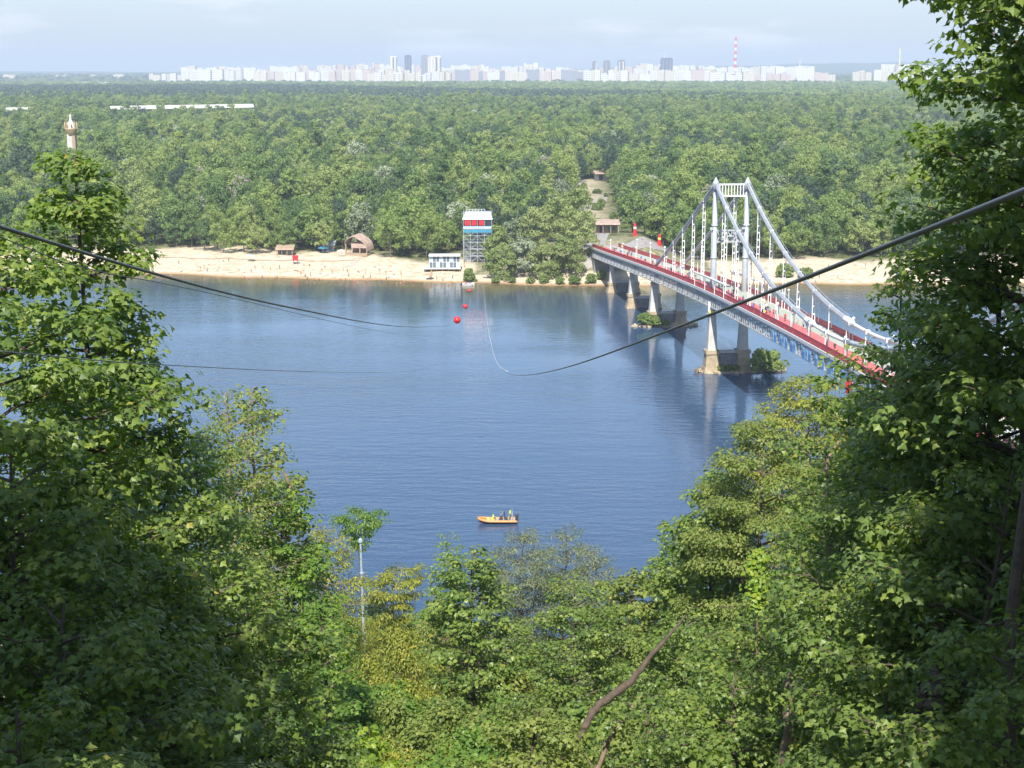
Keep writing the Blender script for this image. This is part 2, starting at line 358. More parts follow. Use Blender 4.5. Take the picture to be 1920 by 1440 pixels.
def trunk_mesh(name, h, r0, seed):
    g = random.Random(seed); mb = MB(); pts = []; x = y = 0
    for k in range(6):
        pts.append((x, y, -1.0 + (h + 1) * k / 5)); x += g.uniform(-.35, .35); y += g.uniform(-.35, .35)
    mb.tube(pts, [r0 * (1 - 0.15 * k) for k in range(6)], 6)
    for k in range(5):
        b0 = Vector(pts[2 + k % 3]); a = g.uniform(0, 6.28); L = h * 0.35
        mb.tube([b0, b0 + Vector((math.cos(a) * L * .5, math.sin(a) * L * .5, L * .55)), b0 + Vector((math.cos(a) * L * .85, math.sin(a) * L * .85, L * 1.1))], [r0 * .45, r0 * .3, r0 * .12], 5)
    return mb.mesh(name, M['bark'])

PO = [(0, .35), (.15, .8), (.4, 1), (.7, .8), (.9, .45), (1, .15)]
kinds = []   # (label word, crown mesh, trunk mesh, height)
for k, (h0, h1, r, cl, lf, sz, mk, pf, lab) in enumerate([
    (3.5, 18, 6.6, 50, 2300, .48, 'forest', None, 'broad leafy'),
    (4.0, 21, 6.0, 48, 2100, .48, 'forest', PO, 'tall oval'),
    (2.5, 15, 6.2, 44, 2000, .46, 'forest', None, 'low rounded'),
    (3.0, 19, 6.4, 46, 2100, .48, 'forest_dark', PO, 'dark green'),
    (2.5, 17, 6.8, 46, 2000, .46, 'forest_silver', None, 'silvery grey-green')]):
    kinds.append((lab, crown_mesh('crown', h0, h1, r, cl, lf, sz, 40 + k, M[mk], pf, droop=1.2), trunk_mesh('trunk', h1 * .6, .32, 90 + k), h1))

# places kept free of trees: the path up from the bridge, the square at its end, and the beach
def clearing(X, Y):
    d_ = Y - shore(X)
    cx = np.where(Y < 640, np.interp(Y, [540, 600, 640], [33, 36, 36]), .0535 * Y)
    cw = np.where(Y < 640, np.interp(Y, [540, 600, 640], [26, 24, 17]), np.interp(Y, [640, 900, 980, 1010], [14.5, 17, 11, 0]))
    # canopy in front hides whatever lies within its own height behind it
    tow = (np.abs(X + 13.4) < 9) & (d_ < 66)
    hut = (np.abs(X + 61) < 9) & (d_ < 62)
    return (np.abs(X - cx) < cw) | tow | hut
def tree_line(X):
    return np.interp(X, [-900, -300, -215, -160, -140, -122, -100, -84, -60, -30, -20, 0, 60, 75, 110, 150, 400], [40, 38, 60, 56, 56, 46, 44, 52, 46, 46, 70, 78, 60, 46, 50, 54, 42])

dead = crown_mesh('crown', 4, 16, 6.0, 40, 420, .40, 77, mat('dry_twigs', (.20, .17, .15), .9))
placed = []
def free(x, y, r):
    for (a, b_, q) in placed[-400:]:
        if (a - x) ** 2 + (b_ - y) ** 2 < (r + q) ** 2 * 0.30: return False
    return True
ti = [0]
def put_tree(kind, x, y, sc, label, group, rz=None, z=None):
    lab, cm, tm, h = kinds[kind]
    o = empty('forest_tree', (x, y, g1(x, y) if z is None else z), random.uniform(0, 6.28) if rz is None else rz)
    o.scale = (sc * random.uniform(.92, 1.1), sc * random.uniform(.92, 1.1), sc)
    link('trunk', tm, o); c = link('crown', cm, o); c['kind'] = 'stuff'
    tag(o, label, 'tree', group); placed.append((x, y, 6 * sc)); return o
GL = {0: 'broad leafy green tree in the woods behind the beach', 1: 'tall oval green tree in the woods behind the beach', 2: 'low rounded green tree in the woods behind the beach',
      3: 'dark green tree in the woods behind the beach', 4: 'silvery grey-green tree in the woods behind the beach'}
GG = {0: 'broad green woodland trees', 1: 'tall oval woodland trees', 2: 'low rounded woodland trees', 3: 'dark green woodland trees', 4: 'silvery woodland trees'}
def where_tree(x, row):
    lm = [(-175, 'beside the beach end'), (-120, 'behind the pale blue umbrella'), (-88, 'behind the red lifeguard post'), (-60, 'behind the arched stage'), (-30, 'behind the glass pavilion'), (-8, 'behind the scaffold tower'), (22, 'beside the clearing at the bridge end'), (72, 'behind the bridge pylon'), (110, 'behind the sand beyond the bridge'), (160, 'behind the small dark hut')]
    w_ = min(lm, key=lambda q: abs(q[0] - x))[1]
    return ('at the edge of the sand ' if row == 0 else 'a few rows back ' if row < 4 else 'deeper in the woods ' if row < 8 else 'far back in the woods ') + w_
rr_ = random.Random(5)
def pick(): return rr_.choices([0, 1, 2, 3, 4], [34, 28, 20, 14, 3])[0]
# first rows, one by one
cand = []
for row in range(13):
    x = -225.0
    while x < 215:
        cand.append((row, x + rr_.uniform(-2.5, 2.5))); x += rr_.uniform(8.2, 11.5)
nfor = 0
for row, x in cand:
    y = float(shore(x) + tree_line(x)) + row * 9.0 + rr_.uniform(-3.5, 3.5)
    half = 0.352 * y + 12
    if abs(x) > half: continue
    if clearing(np.array(x), np.array(y)): continue
    k = pick(); sc = rr_.uniform(.68, 1.2) * (0.86 if row == 0 else 1.0)
    if nfor >= 292: placed.append((x, y, 0)); continue
    wt = where_tree(x, row); put_tree(k, x, y, sc, '%s tree %s' % (('broad leafy', 'tall oval', 'low rounded', 'dark green', 'silvery')[k], wt), '%s: %s' % (GG[k], wt)); nfor += 1
LASTROW = 13

# everything farther back reads as one mass of woods
def scatter_obj(name, P, rot, sca, kind, protos):
    me = bpy.data.meshes.new(name); me.vertices.add(len(P)); me.vertices.foreach_set('co', np.asarray(P, dtype=np.float32).ravel())
    for nm, ty, val in (('rot', 'FLOAT', rot), ('sca', 'FLOAT', sca), ('knd', 'INT', kind)):
        a = me.attributes.new(nm, ty, 'POINT'); a.data.foreach_set('value', np.asarray(val, dtype=np.float32 if ty == 'FLOAT' else np.int32))
    me.update(); o = link(name, me)
    pc = bpy.data.collections.new(name + '_kinds')
    for i, p in enumerate(protos):
        q = bpy.data.objects.new('woods_%s' % chr(97 + i), p); pc.objects.link(q)
    ng = bpy.data.node_groups.new(name, 'GeometryNodeTree')
    ng.interface.new_socket('Geometry', in_out='INPUT', socket_type='NodeSocketGeometry'); ng.interface.new_socket('Geometry', in_out='OUTPUT', socket_type='NodeSocketGeometry')
    N, L = ng.nodes, ng.links
    gi = N.new('NodeGroupInput'); go = N.new('NodeGroupOutput'); ip = N.new('GeometryNodeInstanceOnPoints'); ci = N.new('GeometryNodeCollectionInfo')
    ci.inputs['Collection'].default_value = pc; ci.inputs['Separate Children'].default_value = True; ci.inputs['Reset Children'].default_value = True
    def attr(nm, ty):
        a = N.new('GeometryNodeInputNamedAttribute'); a.data_type = ty; a.inputs['Name'].default_value = nm; return [s for s in a.outputs if s.enabled][0]
    cx = N.new('ShaderNodeCombineXYZ'); L.new(attr('rot', 'FLOAT'), cx.inputs['Z'])
    e2r = N.new('FunctionNodeEulerToRotation'); L.new(cx.outputs[0], e2r.inputs[0])
    ip.inputs['Pick Instance'].default_value = True
    m2p = N.new('GeometryNodeMeshToPoints')
    L.new(gi.outputs[0], m2p.inputs[0]); L.new(m2p.outputs[0], ip.inputs['Points']); L.new(ci.outputs[0], ip.inputs['Instance']); L.new(attr('knd', 'INT'), ip.inputs['Instance Index'])
    L.new(e2r.outputs[0], ip.inputs['Rotation']); L.new(attr('sca', 'FLOAT'), ip.inputs['Scale']); L.new(ip.outputs[0], go.inputs[0])
    md = o.modifiers.new('woods', 'NODES'); md.node_group = ng
    return o
def field(d0, d1, step, seed):
    g = np.random.default_rng(seed)
    ys = np.arange(d0, d1, step * 0.9); P = []
    for y in ys:
        w = 0.40 * y + 60; n_ = int(2 * w / step)
        x = np.linspace(-w, w, n_) + g.uniform(-.4, .4, n_) * step; P.append(np.stack([x, y + g.uniform(-.45, .45, n_) * step], -1))
    P = np.concatenate(P); return P, g
protos = [k[1] for k in kinds] + [dead, crown_mesh('crown', 2.5, 20, 5.2, 44, 2200, .48, 141, M['forest'], PO, 1.0, (.22, .42)), crown_mesh('crown', 3, 16, 7.6, 64, 2500, .47, 142, M['forest'], None, 1.6, (.14, .30)), crown_mesh('crown', 2, 24, 4.2, 46, 2000, .46, 143, M['forest'], [(0, .6), (.3, 1), (.7, .9), (1, .2)], .8, (.25, .45))]
P, g = field(600, 2600, 8.2, 3)
X, Y = P[:, 0], P[:, 1]
dd = Y - shore(X) - tree_line(X)
inside = (np.abs(X) < 0.352 * Y + 12) & (X > -225) & (X < 215)
keep = (dd > np.where(inside, 13 * 9.0 - 3, 0)) & ~clearing(X, Y)
X, Y = X[keep], Y[keep]
kk = g.choice(9, len(X), p=[.18, .15, .13, .10, .05, .02, .14, .16, .07])
# stands of one kind, by slow change over the land
st_ = np.sin(X * 0.011 + 1) * np.sin(Y * 0.007) + 0.5 * np.sin(X * 0.023 - Y * 0.013)
kk = np.where((st_ > 0.72) & (g.uniform(size=len(X)) < .6), 3, kk)
sc_ = g.choice([.7, .85, 1.0, 1.1, 1.3], len(X)) * g.uniform(.9, 1.1, len(X)) * (1 + 0.12 * np.sin(X * 0.02) * np.sin(Y * 0.017))
woods = scatter_obj('woods', np.stack([X, Y, gz(X, Y) - .3], -1), g.uniform(0, 6.28, len(X)), sc_, kk, protos)
tag(woods, 'dense green woods stretching back from the beach trees', 'woods', kind='stuff')
# far woods: bigger clumps of several crowns
far_p = [crown_mesh('crown', 2, 19, 15, 26, 420, 2.1, 60, M['forest'], None), crown_mesh('crown', 2, 17, 16, 30, 420, 2.1, 61, M['forest'], None),
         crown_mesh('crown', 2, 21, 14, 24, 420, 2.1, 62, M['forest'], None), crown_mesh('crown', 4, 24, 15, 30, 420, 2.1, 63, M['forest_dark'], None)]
P, g = field(2600, 5750, 22, 11); X, Y = P[:, 0], P[:, 1]
kk = g.choice(3, len(X))
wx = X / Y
cloud_shade = (Y > 2750 + 120 * np.sin(X * .004)) & (Y < np.interp(wx, [-.4, -.1, .0, .1, .4], [4600, 4300, 3500, 3000, 2800]) + 150 * np.sin(X * .006))  # cloud shadow across the far woods, put in as a darker tree colour
kk = np.where(cloud_shade, 3, kk)
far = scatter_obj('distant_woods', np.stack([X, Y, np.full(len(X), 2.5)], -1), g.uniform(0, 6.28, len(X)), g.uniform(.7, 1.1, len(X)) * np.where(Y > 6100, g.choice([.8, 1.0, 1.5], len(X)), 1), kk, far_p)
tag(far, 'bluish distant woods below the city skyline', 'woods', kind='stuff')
P, g = field(5750, 12500, 62, 12); X, Y = P[:, 0], P[:, 1]; kp = (Y > 7400) | (g.uniform(size=len(Y)) < .55); X, Y = X[kp], Y[kp]
city_trees = scatter_obj('horizon_woods', np.stack([X, Y, np.full(len(X), 1.5)], -1), g.uniform(0, 6.28, len(X)), np.where(Y > 7400, g.uniform(.8, 1.3, len(X)), g.uniform(.5, .95, len(X))), g.choice(4, len(X)), far_p)
tag(city_trees, 'hazy tree belts around the far city', 'woods', kind='stuff')
# ------------------------------------------------------------------ the suspension footbridge
AX = Vector((-0.115, 0.9934, 0)); RX = Vector((0.9934, 0.115, 0)); BO = Vector((50.0, 379.0, 0))
ZS = [-300, -200, -110, -60, 0, 40, 70, 105, 140, 176, 190]
ZZ = [21.0, 21.5, 21.9, 21.5, 20.2, 18.5, 17.0, 15.1, 13.1, 11.2, 10.6]
_s = np.linspace(-300, 190, 246); _z = np.interp(_s, ZS, ZZ)
_k = np.ones(19) / 19; _zp = np.pad(_z, 9, mode='edge'); _zs = np.convolve(_zp, _k, 'valid')
def zd(s): return float(np.interp(s, _s, _zs))
def BP(s, w, z=0.0): return BO + AX * s + RX * w + Vector((0, 0, z))
def BD(s, w, dz=0.0): return BP(s, w, zd(s) + dz)
bridge = empty('suspension_bridge', BP(0, 4, 0)); tag(bridge, 'silver suspension footbridge with red parapets and a tall twin-column pylon', 'bridge')
BI = Matrix.Translation(bridge.location).inverted()
def bpart(mb, name, mats, parent=None, smooth=False):
    o = mb.build(name, mats, None, smooth)
    o.data.transform(BI); o.parent = parent if parent is not None else bridge
    return o
S0, S1 = -268, 176
W0, W1, WL, WR = -1.3, 9.3, 0.0, 8.0
# deck slab in lengths, with its two lanes
ss = np.arange(S0, S1 + 0.1, 4.0)
def strip(w0, w1, z0, z1, m):
    mb = MB()
    for a, b_ in zip(ss[:-1], ss[1:]):
        mb.hexa([BD(a, w0, z0), BD(a, w1, z0), BD(b_, w1, z0), BD(b_, w0, z0), BD(a, w0, z1), BD(a, w1, z1), BD(b_, w1, z1), BD(b_, w0, z1)], m)
    return mb
bpart(strip(W0 + .12, W1 - .12, -0.55, 0.0, 0), 'deck', [M['concrete']])
bpart(strip(0.25, 4.15, 0.004, 0.05, 0), 'walkway', [M['deck_red']])
bpart(strip(4.2, 7.9, 0.004, 0.06, 0), 'walkway', [M['deck_green']])
for w in (W0, W1 - .25): bpart(strip(w, w + .25, -0.45, 0.22, 0), 'cornice', [M['white']])
bpart(strip(0.6, 1.0, -1.3, -0.56, 0), 'floor_beam', [M['dark_steel']]); bpart(strip(7.0, 7.4, -1.3, -0.56, 0), 'floor_beam', [M['dark_steel']])
# parapets in panels
for w, hh in ((-0.75, 1.25), (8.72, 1.25)):
    for a in np.arange(S0, S1 - 1, 6.0):
        mb = MB(); b_ = min(a + 5.7, S1)
        mb.hexa([BD(a, w, .16), BD(a, w + .06, .16), BD(b_, w + .06, .16), BD(b_, w, .16), BD(a, w, hh), BD(a, w + .06, hh), BD(b_, w + .06, hh), BD(b_, w, hh)], 0)
        mb.bar(BD(a, w + .03, hh + .05), BD(b_ + .3, w + .03, hh + .05), .12, .09, 0)
        for q in np.linspace(a, b_, 4): mb.bar(BD(q, w + .14, .0), BD(q, w + .14, hh), .09, .09, 0)
        bpart(mb, 'parapet_panel', [M['red']])
# side trusses below the deck, bay by bay
for w in (-0.95, 8.95):
    for a in np.arange(S0, S1 - 5, 6.0):
        mb = MB(); b_ = a + 6.0; zt, zb = -0.75, -3.4
        mb.bar(BD(a, w, zt), BD(b_, w, zt), .35, .35); mb.bar(BD(a, w, zb), BD(b_, w, zb), .32, .28, 1 if w < 0 else 0)
        for j in range(3):
            q = a + 2.0 * j; mb.bar(BD(q, w, zt), BD(q, w, zb), .22, .22)
            mb.bar(BD(q, w, zt if j % 2 else zb), BD(q + 2, w, zb if j % 2 else zt), .14, .14)
        mb.bar(BD(a, w, zb + .2), BD(a, 4.0, zb + .2), .2, .25); mb.bar(BD(a, w, zt - .2), BD(a, 4.0, zt - .2), .3, .5)
        bpart(mb, 'truss_bay', [M['steel'], M['concrete']])
# painted panels fixed to the truss, and deck-edge brackets
for i, a in enumerate(np.arange(-108, -56, 2.0)):
    if i % 4 == 3 or i in (9, 16): continue
    mb = MB(); hgt = (2.5, 2.2, 2.6)[i % 3]
    mb.bar(BD(a + .12, -1.16, -2.2), BD(a + 1.75, -1.16, -2.2), .05, hgt, 0)
    mb.bar(BD(a + .35, -1.2, -1.55 - .5 * (i % 2)), BD(a + 1.3, -1.2, -1.55 - .5 * (i % 2)), .04, .8, 1)
    bpart(mb, 'painted_panel', [M['pale_blue'], M['blue']] if i % 2 else [M['blue'], M['pale_blue']])
for a in np.arange(S0, S1 - 3, 3.0):
    mb = MB(); mb.hexa([BD(a, -.9, -1.25), BD(a, -.5, -1.25), BD(a + .3, -.5, -1.25), BD(a + .3, -.9, -1.25), BD(a, W0 + .05, -.5), BD(a, -.5, -.5), BD(a + .3, -.5, -.5), BD(a + .3, W0 + .05, -.5)])
    bpart(mb, 'edge_bracket', [M['dark_steel']])

PT = 47.6
def pylon(s):
    z0 = zd(s) - 3.5
    cols = []
    for w in (WL, WR):
        mb = MB(); mb.tube([BP(s, w, z0), BP(s, w, z0 + 8), BP(s, w, PT - 1.5)], [.78, .74, .58], 12); mb.tube([BP(s, w, PT - 2.2), BP(s, w, PT - .3), BP(s, w, PT + 1.0)], [.95, .8, .1], 8)
        for q in (z0 + 12, z0 + 20): mb.tube([BP(s, w, q), BP(s, w, q + .35)], [.86, .86], 12)
        cols.append(bpart(mb, 'pylon_column', [M['silver']], smooth=True))
        mb = MB(); mb.box(BP(s - .7, w - .9, z0 + 19.5), (.9, .5, .5)); mb.bar(BP(s - .7, w - .9, z0 + 19.5), BP(s, w, z0 + 19.5), .15); bpart(mb, 'floodlight', [M['silver']])
    # top gallery with bars, and lattice beam lower down
    mb = MB(); zt = PT - .8; zb = PT - 3.6
    for z in (zt, zb): mb.bar(BP(s, WL + .5, z), BP(s, WR - .5, z), .35, .4)
    for q in np.linspace(WL + 1.0, WR - 1.0, 9): mb.bar(BP(s, q, zb), BP(s, q, zt), .2, .2)
    bpart(mb, 'top_gallery', [M['white']])
    mb = MB(); zt = zd(s) + 15.4; zb = zd(s) + 12.6
    for z in (zt, zb): mb.bar(BP(s, WL + .5, z), BP(s, WR - .5, z), .4, .4)
    qs = np.linspace(WL + .6, WR - .6, 6)
    for a, b_ in zip(qs[:-1], qs[1:]): mb.bar(BP(s, a, zb), BP(s, b_, zt), .22); mb.bar(BP(s, a, zt), BP(s, b_, zb), .22)
    mb.lathe([(1.0, -.12), (1.0, .12)], 10, BP(s, 4, (zt + zb) / 2))
    bpart(mb, 'lattice_beam', [M['silver']])
    mb = MB()
    for q in (-9, 0, 9):
        pass
    for w in (WL - .9, WR + .9):
        pts = [BD(s + q, w, 3.6) for q in np.linspace(-15, 17, 9)]
        m2 = MB(); m2.tube(pts, .28, 6)
        for q in (-14, -5, 5, 16): m2.bar(BD(s + q, w, 0), BD(s + q, w, 3.6), .16)
        bpart(m2, 'guard_beam', [M['white']])
pylon(0.0); pylon(-180.0)

SAGZ = 25.2
def cable_z(s): return SAGZ + (PT - .5 - SAGZ) * ((s + 90) / 90) ** 2
def back_z(s):
    t = s / 71.0; return (PT - .5) * (1 - t) + (zd(71) + .3) * t - 1.2 * 4 * t * (1 - t) * .6
for w in (WL, WR):
    mb = MB(); pts = [BP(s, w, cable_z(s)) for s in np.linspace(0, -78, 27)]
    mb.tube(pts, .50, 10); bpart(mb, 'main_cable', [M['silver']], smooth=True)
    mb = MB(); pts = [BP(s, w, cable_z(s)) for s in np.linspace(-80, -102, 9)]; mb.tube(pts, .36, 10)
    bpart(mb, 'main_cable', [M['white']], smooth=True)
    mb = MB(); pts = [BP(s, w, cable_z(s)) for s in np.linspace(-102, -180, 27)]; mb.tube(pts, .50, 10); bpart(mb, 'main_cable', [M['silver']], smooth=True)
    mb = MB(); mb.tube([BP(-77, w, cable_z(-77)), BP(-80.5, w, cable_z(-80.5))], [.72, .72], 10); mb.tube([BP(-80.5, w, cable_z(-80.5)), BP(-81.2, w, cable_z(-81.2))], [.55, .4], 10); bpart(mb, 'cable_clamp', [M['white']])
    for dw in (-.35, .35):
        mb = MB(); mb.tube([BP(s, w + dw, cable_z(s) + 1.0) for s in np.linspace(-1, -78, 24)], .05, 4)
        for s in np.arange(-3, -78, -4.0): mb.bar(BP(s, w + dw, cable_z(s) + .4), BP(s, w + dw, cable_z(s) + 1.0), .06)
        bpart(mb, 'hand_wire', [M['silver']])
    mb = MB(); pts = [BP(s, w, back_z(s)) for s in np.linspace(0, 72, 20)]; mb.tube(pts, .48, 10); bpart(mb, 'back_stay', [M['silver']], smooth=True)
    mb = MB(); mb.hexa([BD(69, w - .7, -1), BD(69, w + .7, -1), BD(74, w + .7, -1), BD(74, w - .7, -1), BD(70, w - .5, .9), BD(70, w + .5, .9), BD(73.5, w + .5, .4), BD(73.5, w - .5, .4)]); bpart(mb, 'cable_anchor', [M['silver']])
    # ladder-like hangers
    hs = [(-11.2 * k, cable_z(-11.2 * k)) for k in range(1, 16)] + [(11.2 * k, back_z(11.2 * k)) for k in range(1, 6)]
    for s, zt in hs:
        zb = zd(s) - .4
        if zt - zb < 1.2: continue
        mb = MB()
        for ds in (-.30, .30):
            mb.bar(BP(s, w + ds, zb), BP(s, w + ds, zt), .17)
        for z in np.arange(zb + 2.4, zt - .3, 1.7): mb.bar(BP(s, w - .3, z), BP(s, w + .3, z), .14, .3)
        mb.box(BP(s, w, zt), (.9, 1.1, .8))
        bpart(mb, 'hanger', [M['white']])
# lamp posts along the deck
for a in np.arange(-168, 160, 22.0):
    for w in (-.55, 8.5):
        mb = MB(); mb.tube([BD(a, w, 0), BD(a, w, 4.4)], [.11, .08], 6); mb.lathe([(.08, 0), (.3, .15), (.32, .45), (.1, .62)], 8, BD(a, w, 4.35)); bpart(mb, 'lamp_post', [M['white']])

# piers: masonry wall with two tapering legs, plinths and bearings
def pier(s, top, wb, stone_h, island=None, wall_h=None, legw=(2.6, 1.7)):
    base = BP(s, 4, 0)
    wall_h = wall_h or stone_h * .85
    mb = MB(); n = 7
    mb.hexa([BP(s - 1.1, .5, -3), BP(s - 1.1, 8.2, -3), BP(s + 1.1, 8.2, -3), BP(s + 1.1, .5, -3), BP(s - .9, .5, wall_h), BP(s - .9, 8.2, wall_h), BP(s + .9, 8.2, wall_h), BP(s + .9, .5, wall_h)])
    wall = bpart(mb, 'pier', [M['dark_stone']])
    mb = MB(); mb.hexa([BP(s - 1.25, .4, wall_h + .01), BP(s - 1.25, 8.3, wall_h + .01), BP(s + 1.25, 8.3, wall_h + .01), BP(s + 1.25, .4, wall_h + .01), BP(s - 1.25, .4, wall_h + .45), BP(s - 1.25, 8.3, wall_h + .45), BP(s + 1.25, 8.3, wall_h + .45), BP(s + 1.25, .4, wall_h + .45)]); bpart(mb, 'coping', [M['concrete']], wall)
    # coursed stones on the faces that show
    nrow = max(2, int(wall_h / .85))
    for r in range(nrow):
        z0 = .2 + r * (wall_h - .25) / nrow; z1 = z0 + (wall_h - .25) / nrow - .07
        q = 1.6 + (.5 if r % 2 else 0)
        while q < 7.6:
            L = random.uniform(.8, 1.4); e = min(q + L, 7.9)
            m2 = MB(); m2.hexa([BP(s - 1.22, q, z0), BP(s - 1.22, e - .06, z0), BP(s - .9, e - .06, z0), BP(s - .9, q, z0), BP(s - 1.14, q, z1), BP(s - 1.14, e - .06, z1), BP(s - .85, e - .06, z1), BP(s - .85, q, z1)])
            bpart(m2, 'stone', [M['dark_stone']], wall); q = e
    for w in (WL, WR):
        mb = MB(); a, b_, h = legw[0] * .58, legw[1] * .45, stone_h
        # stone plinth, stepped
        for (z0, z1, k0, k1) in ((-3, .5, 1.75, 1.45), (.5, 1.3, 1.35, 1.25), (1.3, h - .9, 1.15, .98), (h - .9, h, 1.16, 1.16)):
            mb.hexa([BP(s - a * k0, w - a * k0, z0), BP(s - a * k0, w + a * k0, z0), BP(s + a * k0, w + a * k0, z0), BP(s + a * k0, w - a * k0, z0), BP(s - a * k1, w - a * k1, z1), BP(s - a * k1, w + a * k1, z1), BP(s + a * k1, w + a * k1, z1), BP(s + a * k1, w - a * k1, z1)])
        bpart(mb, 'plinth', [M['stone']], wall)
        mb = MB(); z0, z1 = h + .01, top
        mb.hexa([BP(s - a * .8, w - a * .82, z0), BP(s - a * .8, w + a * .82, z0), BP(s + a * .8, w + a * .82, z0), BP(s + a * .8, w - a * .82, z0), BP(s - b_, w - b_, z1), BP(s - b_, w + b_, z1), BP(s + b_, w + b_, z1), BP(s + b_, w - b_, z1)])
        bpart(mb, 'leg', [M['concrete']], wall)
        mb = MB(); mb.hexa([BP(s - b_ * 1.2, w - b_ * 1.25, z1 + .01), BP(s - b_ * 1.2, w + b_ * 1.25, z1 + .01), BP(s + b_ * 1.2, w + b_ * 1.25, z1 + .01), BP(s + b_ * 1.2, w - b_ * 1.25, z1 + .01), BP(s - b_ * .9, w - b_ * .9, zd(s) - 3.6), BP(s - b_ * .9, w + b_ * .9, zd(s) - 3.6), BP(s + b_ * .9, w + b_ * .9, zd(s) - 3.6), BP(s + b_ * .9, w - b_ * .9, zd(s) - 3.6)]); bpart(mb, 'bearing', [M['stone']], wall)
pier(0, zd(0) - 5.2, 0, 5.6, wall_h=4.9)
pier(71, zd(71) - 4.6, 0, 4.3, wall_h=3.6)
pier(105, zd(105) - 4.2, 0, 4.6, wall_h=3.2, legw=(2.0, 1.3))
pier(140, zd(140) - 4.0, 0, 3.4, wall_h=3.4, legw=(2.0, 1.3))
pier(-180, zd(-180) - 5.2, 0, 6.0, wall_h=4.9)
pier(-232, zd(-232) - 4.2, 0, 12.0, wall_h=9, legw=(2.0, 1.5))
mb = MB(); mb.hexa([BD(S1 - 5, -1, -9), BD(S1 - 5, 9, -9), BD(S1 + 4, 9, -9), BD(S1 + 4, -1, -9), BD(S1 - 5, -1, -.6), BD(S1 - 5, 9, -.6), BD(S1 + 4, 9, -.6), BD(S1 + 4, -1, -.6)]); bpart(mb, 'abutment', [M['dark_stone']])
# navigation boards on the near pier
sg = empty('navigation_sign', BP(-1.8, -1.3, zd(0) - 4.8)); tag(sg, 'white and yellow navigation boards on a bracket at the pier head', 'sign')
mb = MB(); mb.box((0, 0, 1.5), (.5, .12, 2.6), 0); mb.box((.75, .0, 1.2), (.5, .12, 2.2), 0); mb.build('board', [M['white']], sg)
mb = MB(); mb.box((.35, -.02, .2), (.9, .12, .8), 0); mb.build('board', [M['yellow']], sg)
mb = MB(); mb.bar((-.6, .15, -.2), (1.6, .15, -.2), .15); mb.bar((.4, .15, -.2), (.9, 2.0, .0), .15); mb.build('bracket', [M['steel']], sg)
# red signal shape hung below the deck
p = BD(-108, -1.7, 0)
sgn = empty('signal_shape', (p.x, p.y, p.z - 3.4)); tag(sgn, 'long red spindle-shaped signal hanging from the bridge edge beside blue panels', 'signal')
mb = MB(); mb.lathe([(.05, -1.6), (.42, -1.0), (.55, 0.2), (.5, 1.0), (.2, 1.7), (.04, 1.9)], 12); mb.build('body', [M['red_bright']], sgn, smooth=True)
mb = MB(); mb.tube([(0, 0, 1.9), (.2, 0, 3.6)], .05, 5); mb.tube([(0, 0, -2.4), (0, 0, -1.6)], .06, 5); mb.build('rope', [M['dark_steel']], sgn)

# rock islets round the pier feet
def islet(name, cs, L, Wd, h, lab, seed, rz=0.0, rocks=14):
    g = random.Random(seed); mb = MB(); c = cs; n = 26
    for k in range(0, 3): pass
    V = [(c.x, c.y, h)]; rings = 5
    for r in range(1, rings + 1):
        f = r / rings
        for k in range(n):
            t = 2 * math.pi * k / n; rr2 = f * (1 + .16 * math.sin(3 * t + seed) + .1 * math.sin(5 * t + seed * 2)) * (1 + g.uniform(-.05, .05))
            dx, dy = math.cos(t) * L * rr2, math.sin(t) * Wd * rr2
            V.append((c.x + dx * math.cos(rz) - dy * math.sin(rz), c.y + dx * math.sin(rz) + dy * math.cos(rz), h * (1 - f ** 2.2) * g.uniform(.7, 1.2) - (2.0 * max(0, f - .8) * 3)))
    fc = [(0, 1 + k, 1 + (k + 1) % n) for k in range(n)]
    for r in range(rings - 1):
        for k in range(n): k2 = (k + 1) % n; fc.append((1 + r * n + k, 1 + (r + 1) * n + k, 1 + (r + 1) * n + k2, 1 + r * n + k2))
    mb.add(V, fc); o = mb.build(name, [M['stone']], None); tag(o, kind='structure')
    rm_ = []
    for k in range(3):
        b3 = MB(); P = []
        for z in (-.5, .5):
            for (i, j) in ((-1, -1), (1, -1), (1, 1), (-1, 1)): P.append(Vector((i * g.uniform(.35, .55), j * g.uniform(.3, .5), z * g.uniform(.5, .8))))
        b3.hexa(P); rm_.append(b3.mesh('stone', M['stone']))
    for k in range(rocks):
        t = g.uniform(0, 6.28); q = link('stone', rm_[k % 3], o); dx, dy = math.cos(t) * L * .93, math.sin(t) * Wd * .93
        q.location = (c.x + dx * math.cos(rz) - dy * math.sin(rz), c.y + dx * math.sin(rz) + dy * math.cos(rz), g.uniform(.0, .3)); q.rotation_euler = (g.uniform(0, 1), g.uniform(0, 1), g.uniform(0, 6)); s_ = g.uniform(.6, 1.5); q.scale = (s_, s_, s_)
    return o
ang = math.atan2(RX.y, RX.x)
islet('islet', BP(-.5, 5.8, 0), 9.5, 3.0, 1.1, '', 3, ang, 26)
islet('islet', BP(70.5, 3.8, 0), 10.0, 3.4, 1.1, '', 5, ang, 26)
# breakwater block sticking out beside the near pier's bush
mb = MB(); mb.hexa([BP(-.9, 14.2, -2), BP(-.9, 19.6, -2), BP(.9, 19.6, -2), BP(.9, 14.2, -2), BP(-.7, 14.4, 1.0), BP(-.7, 19.2, .9), BP(.7, 19.2, .9), BP(.7, 14.4, 1.0)])
tag(mb.build('breakwater', [M['stone']]), 'low tan stone breakwater block at the end of the pier islet', 'breakwater')
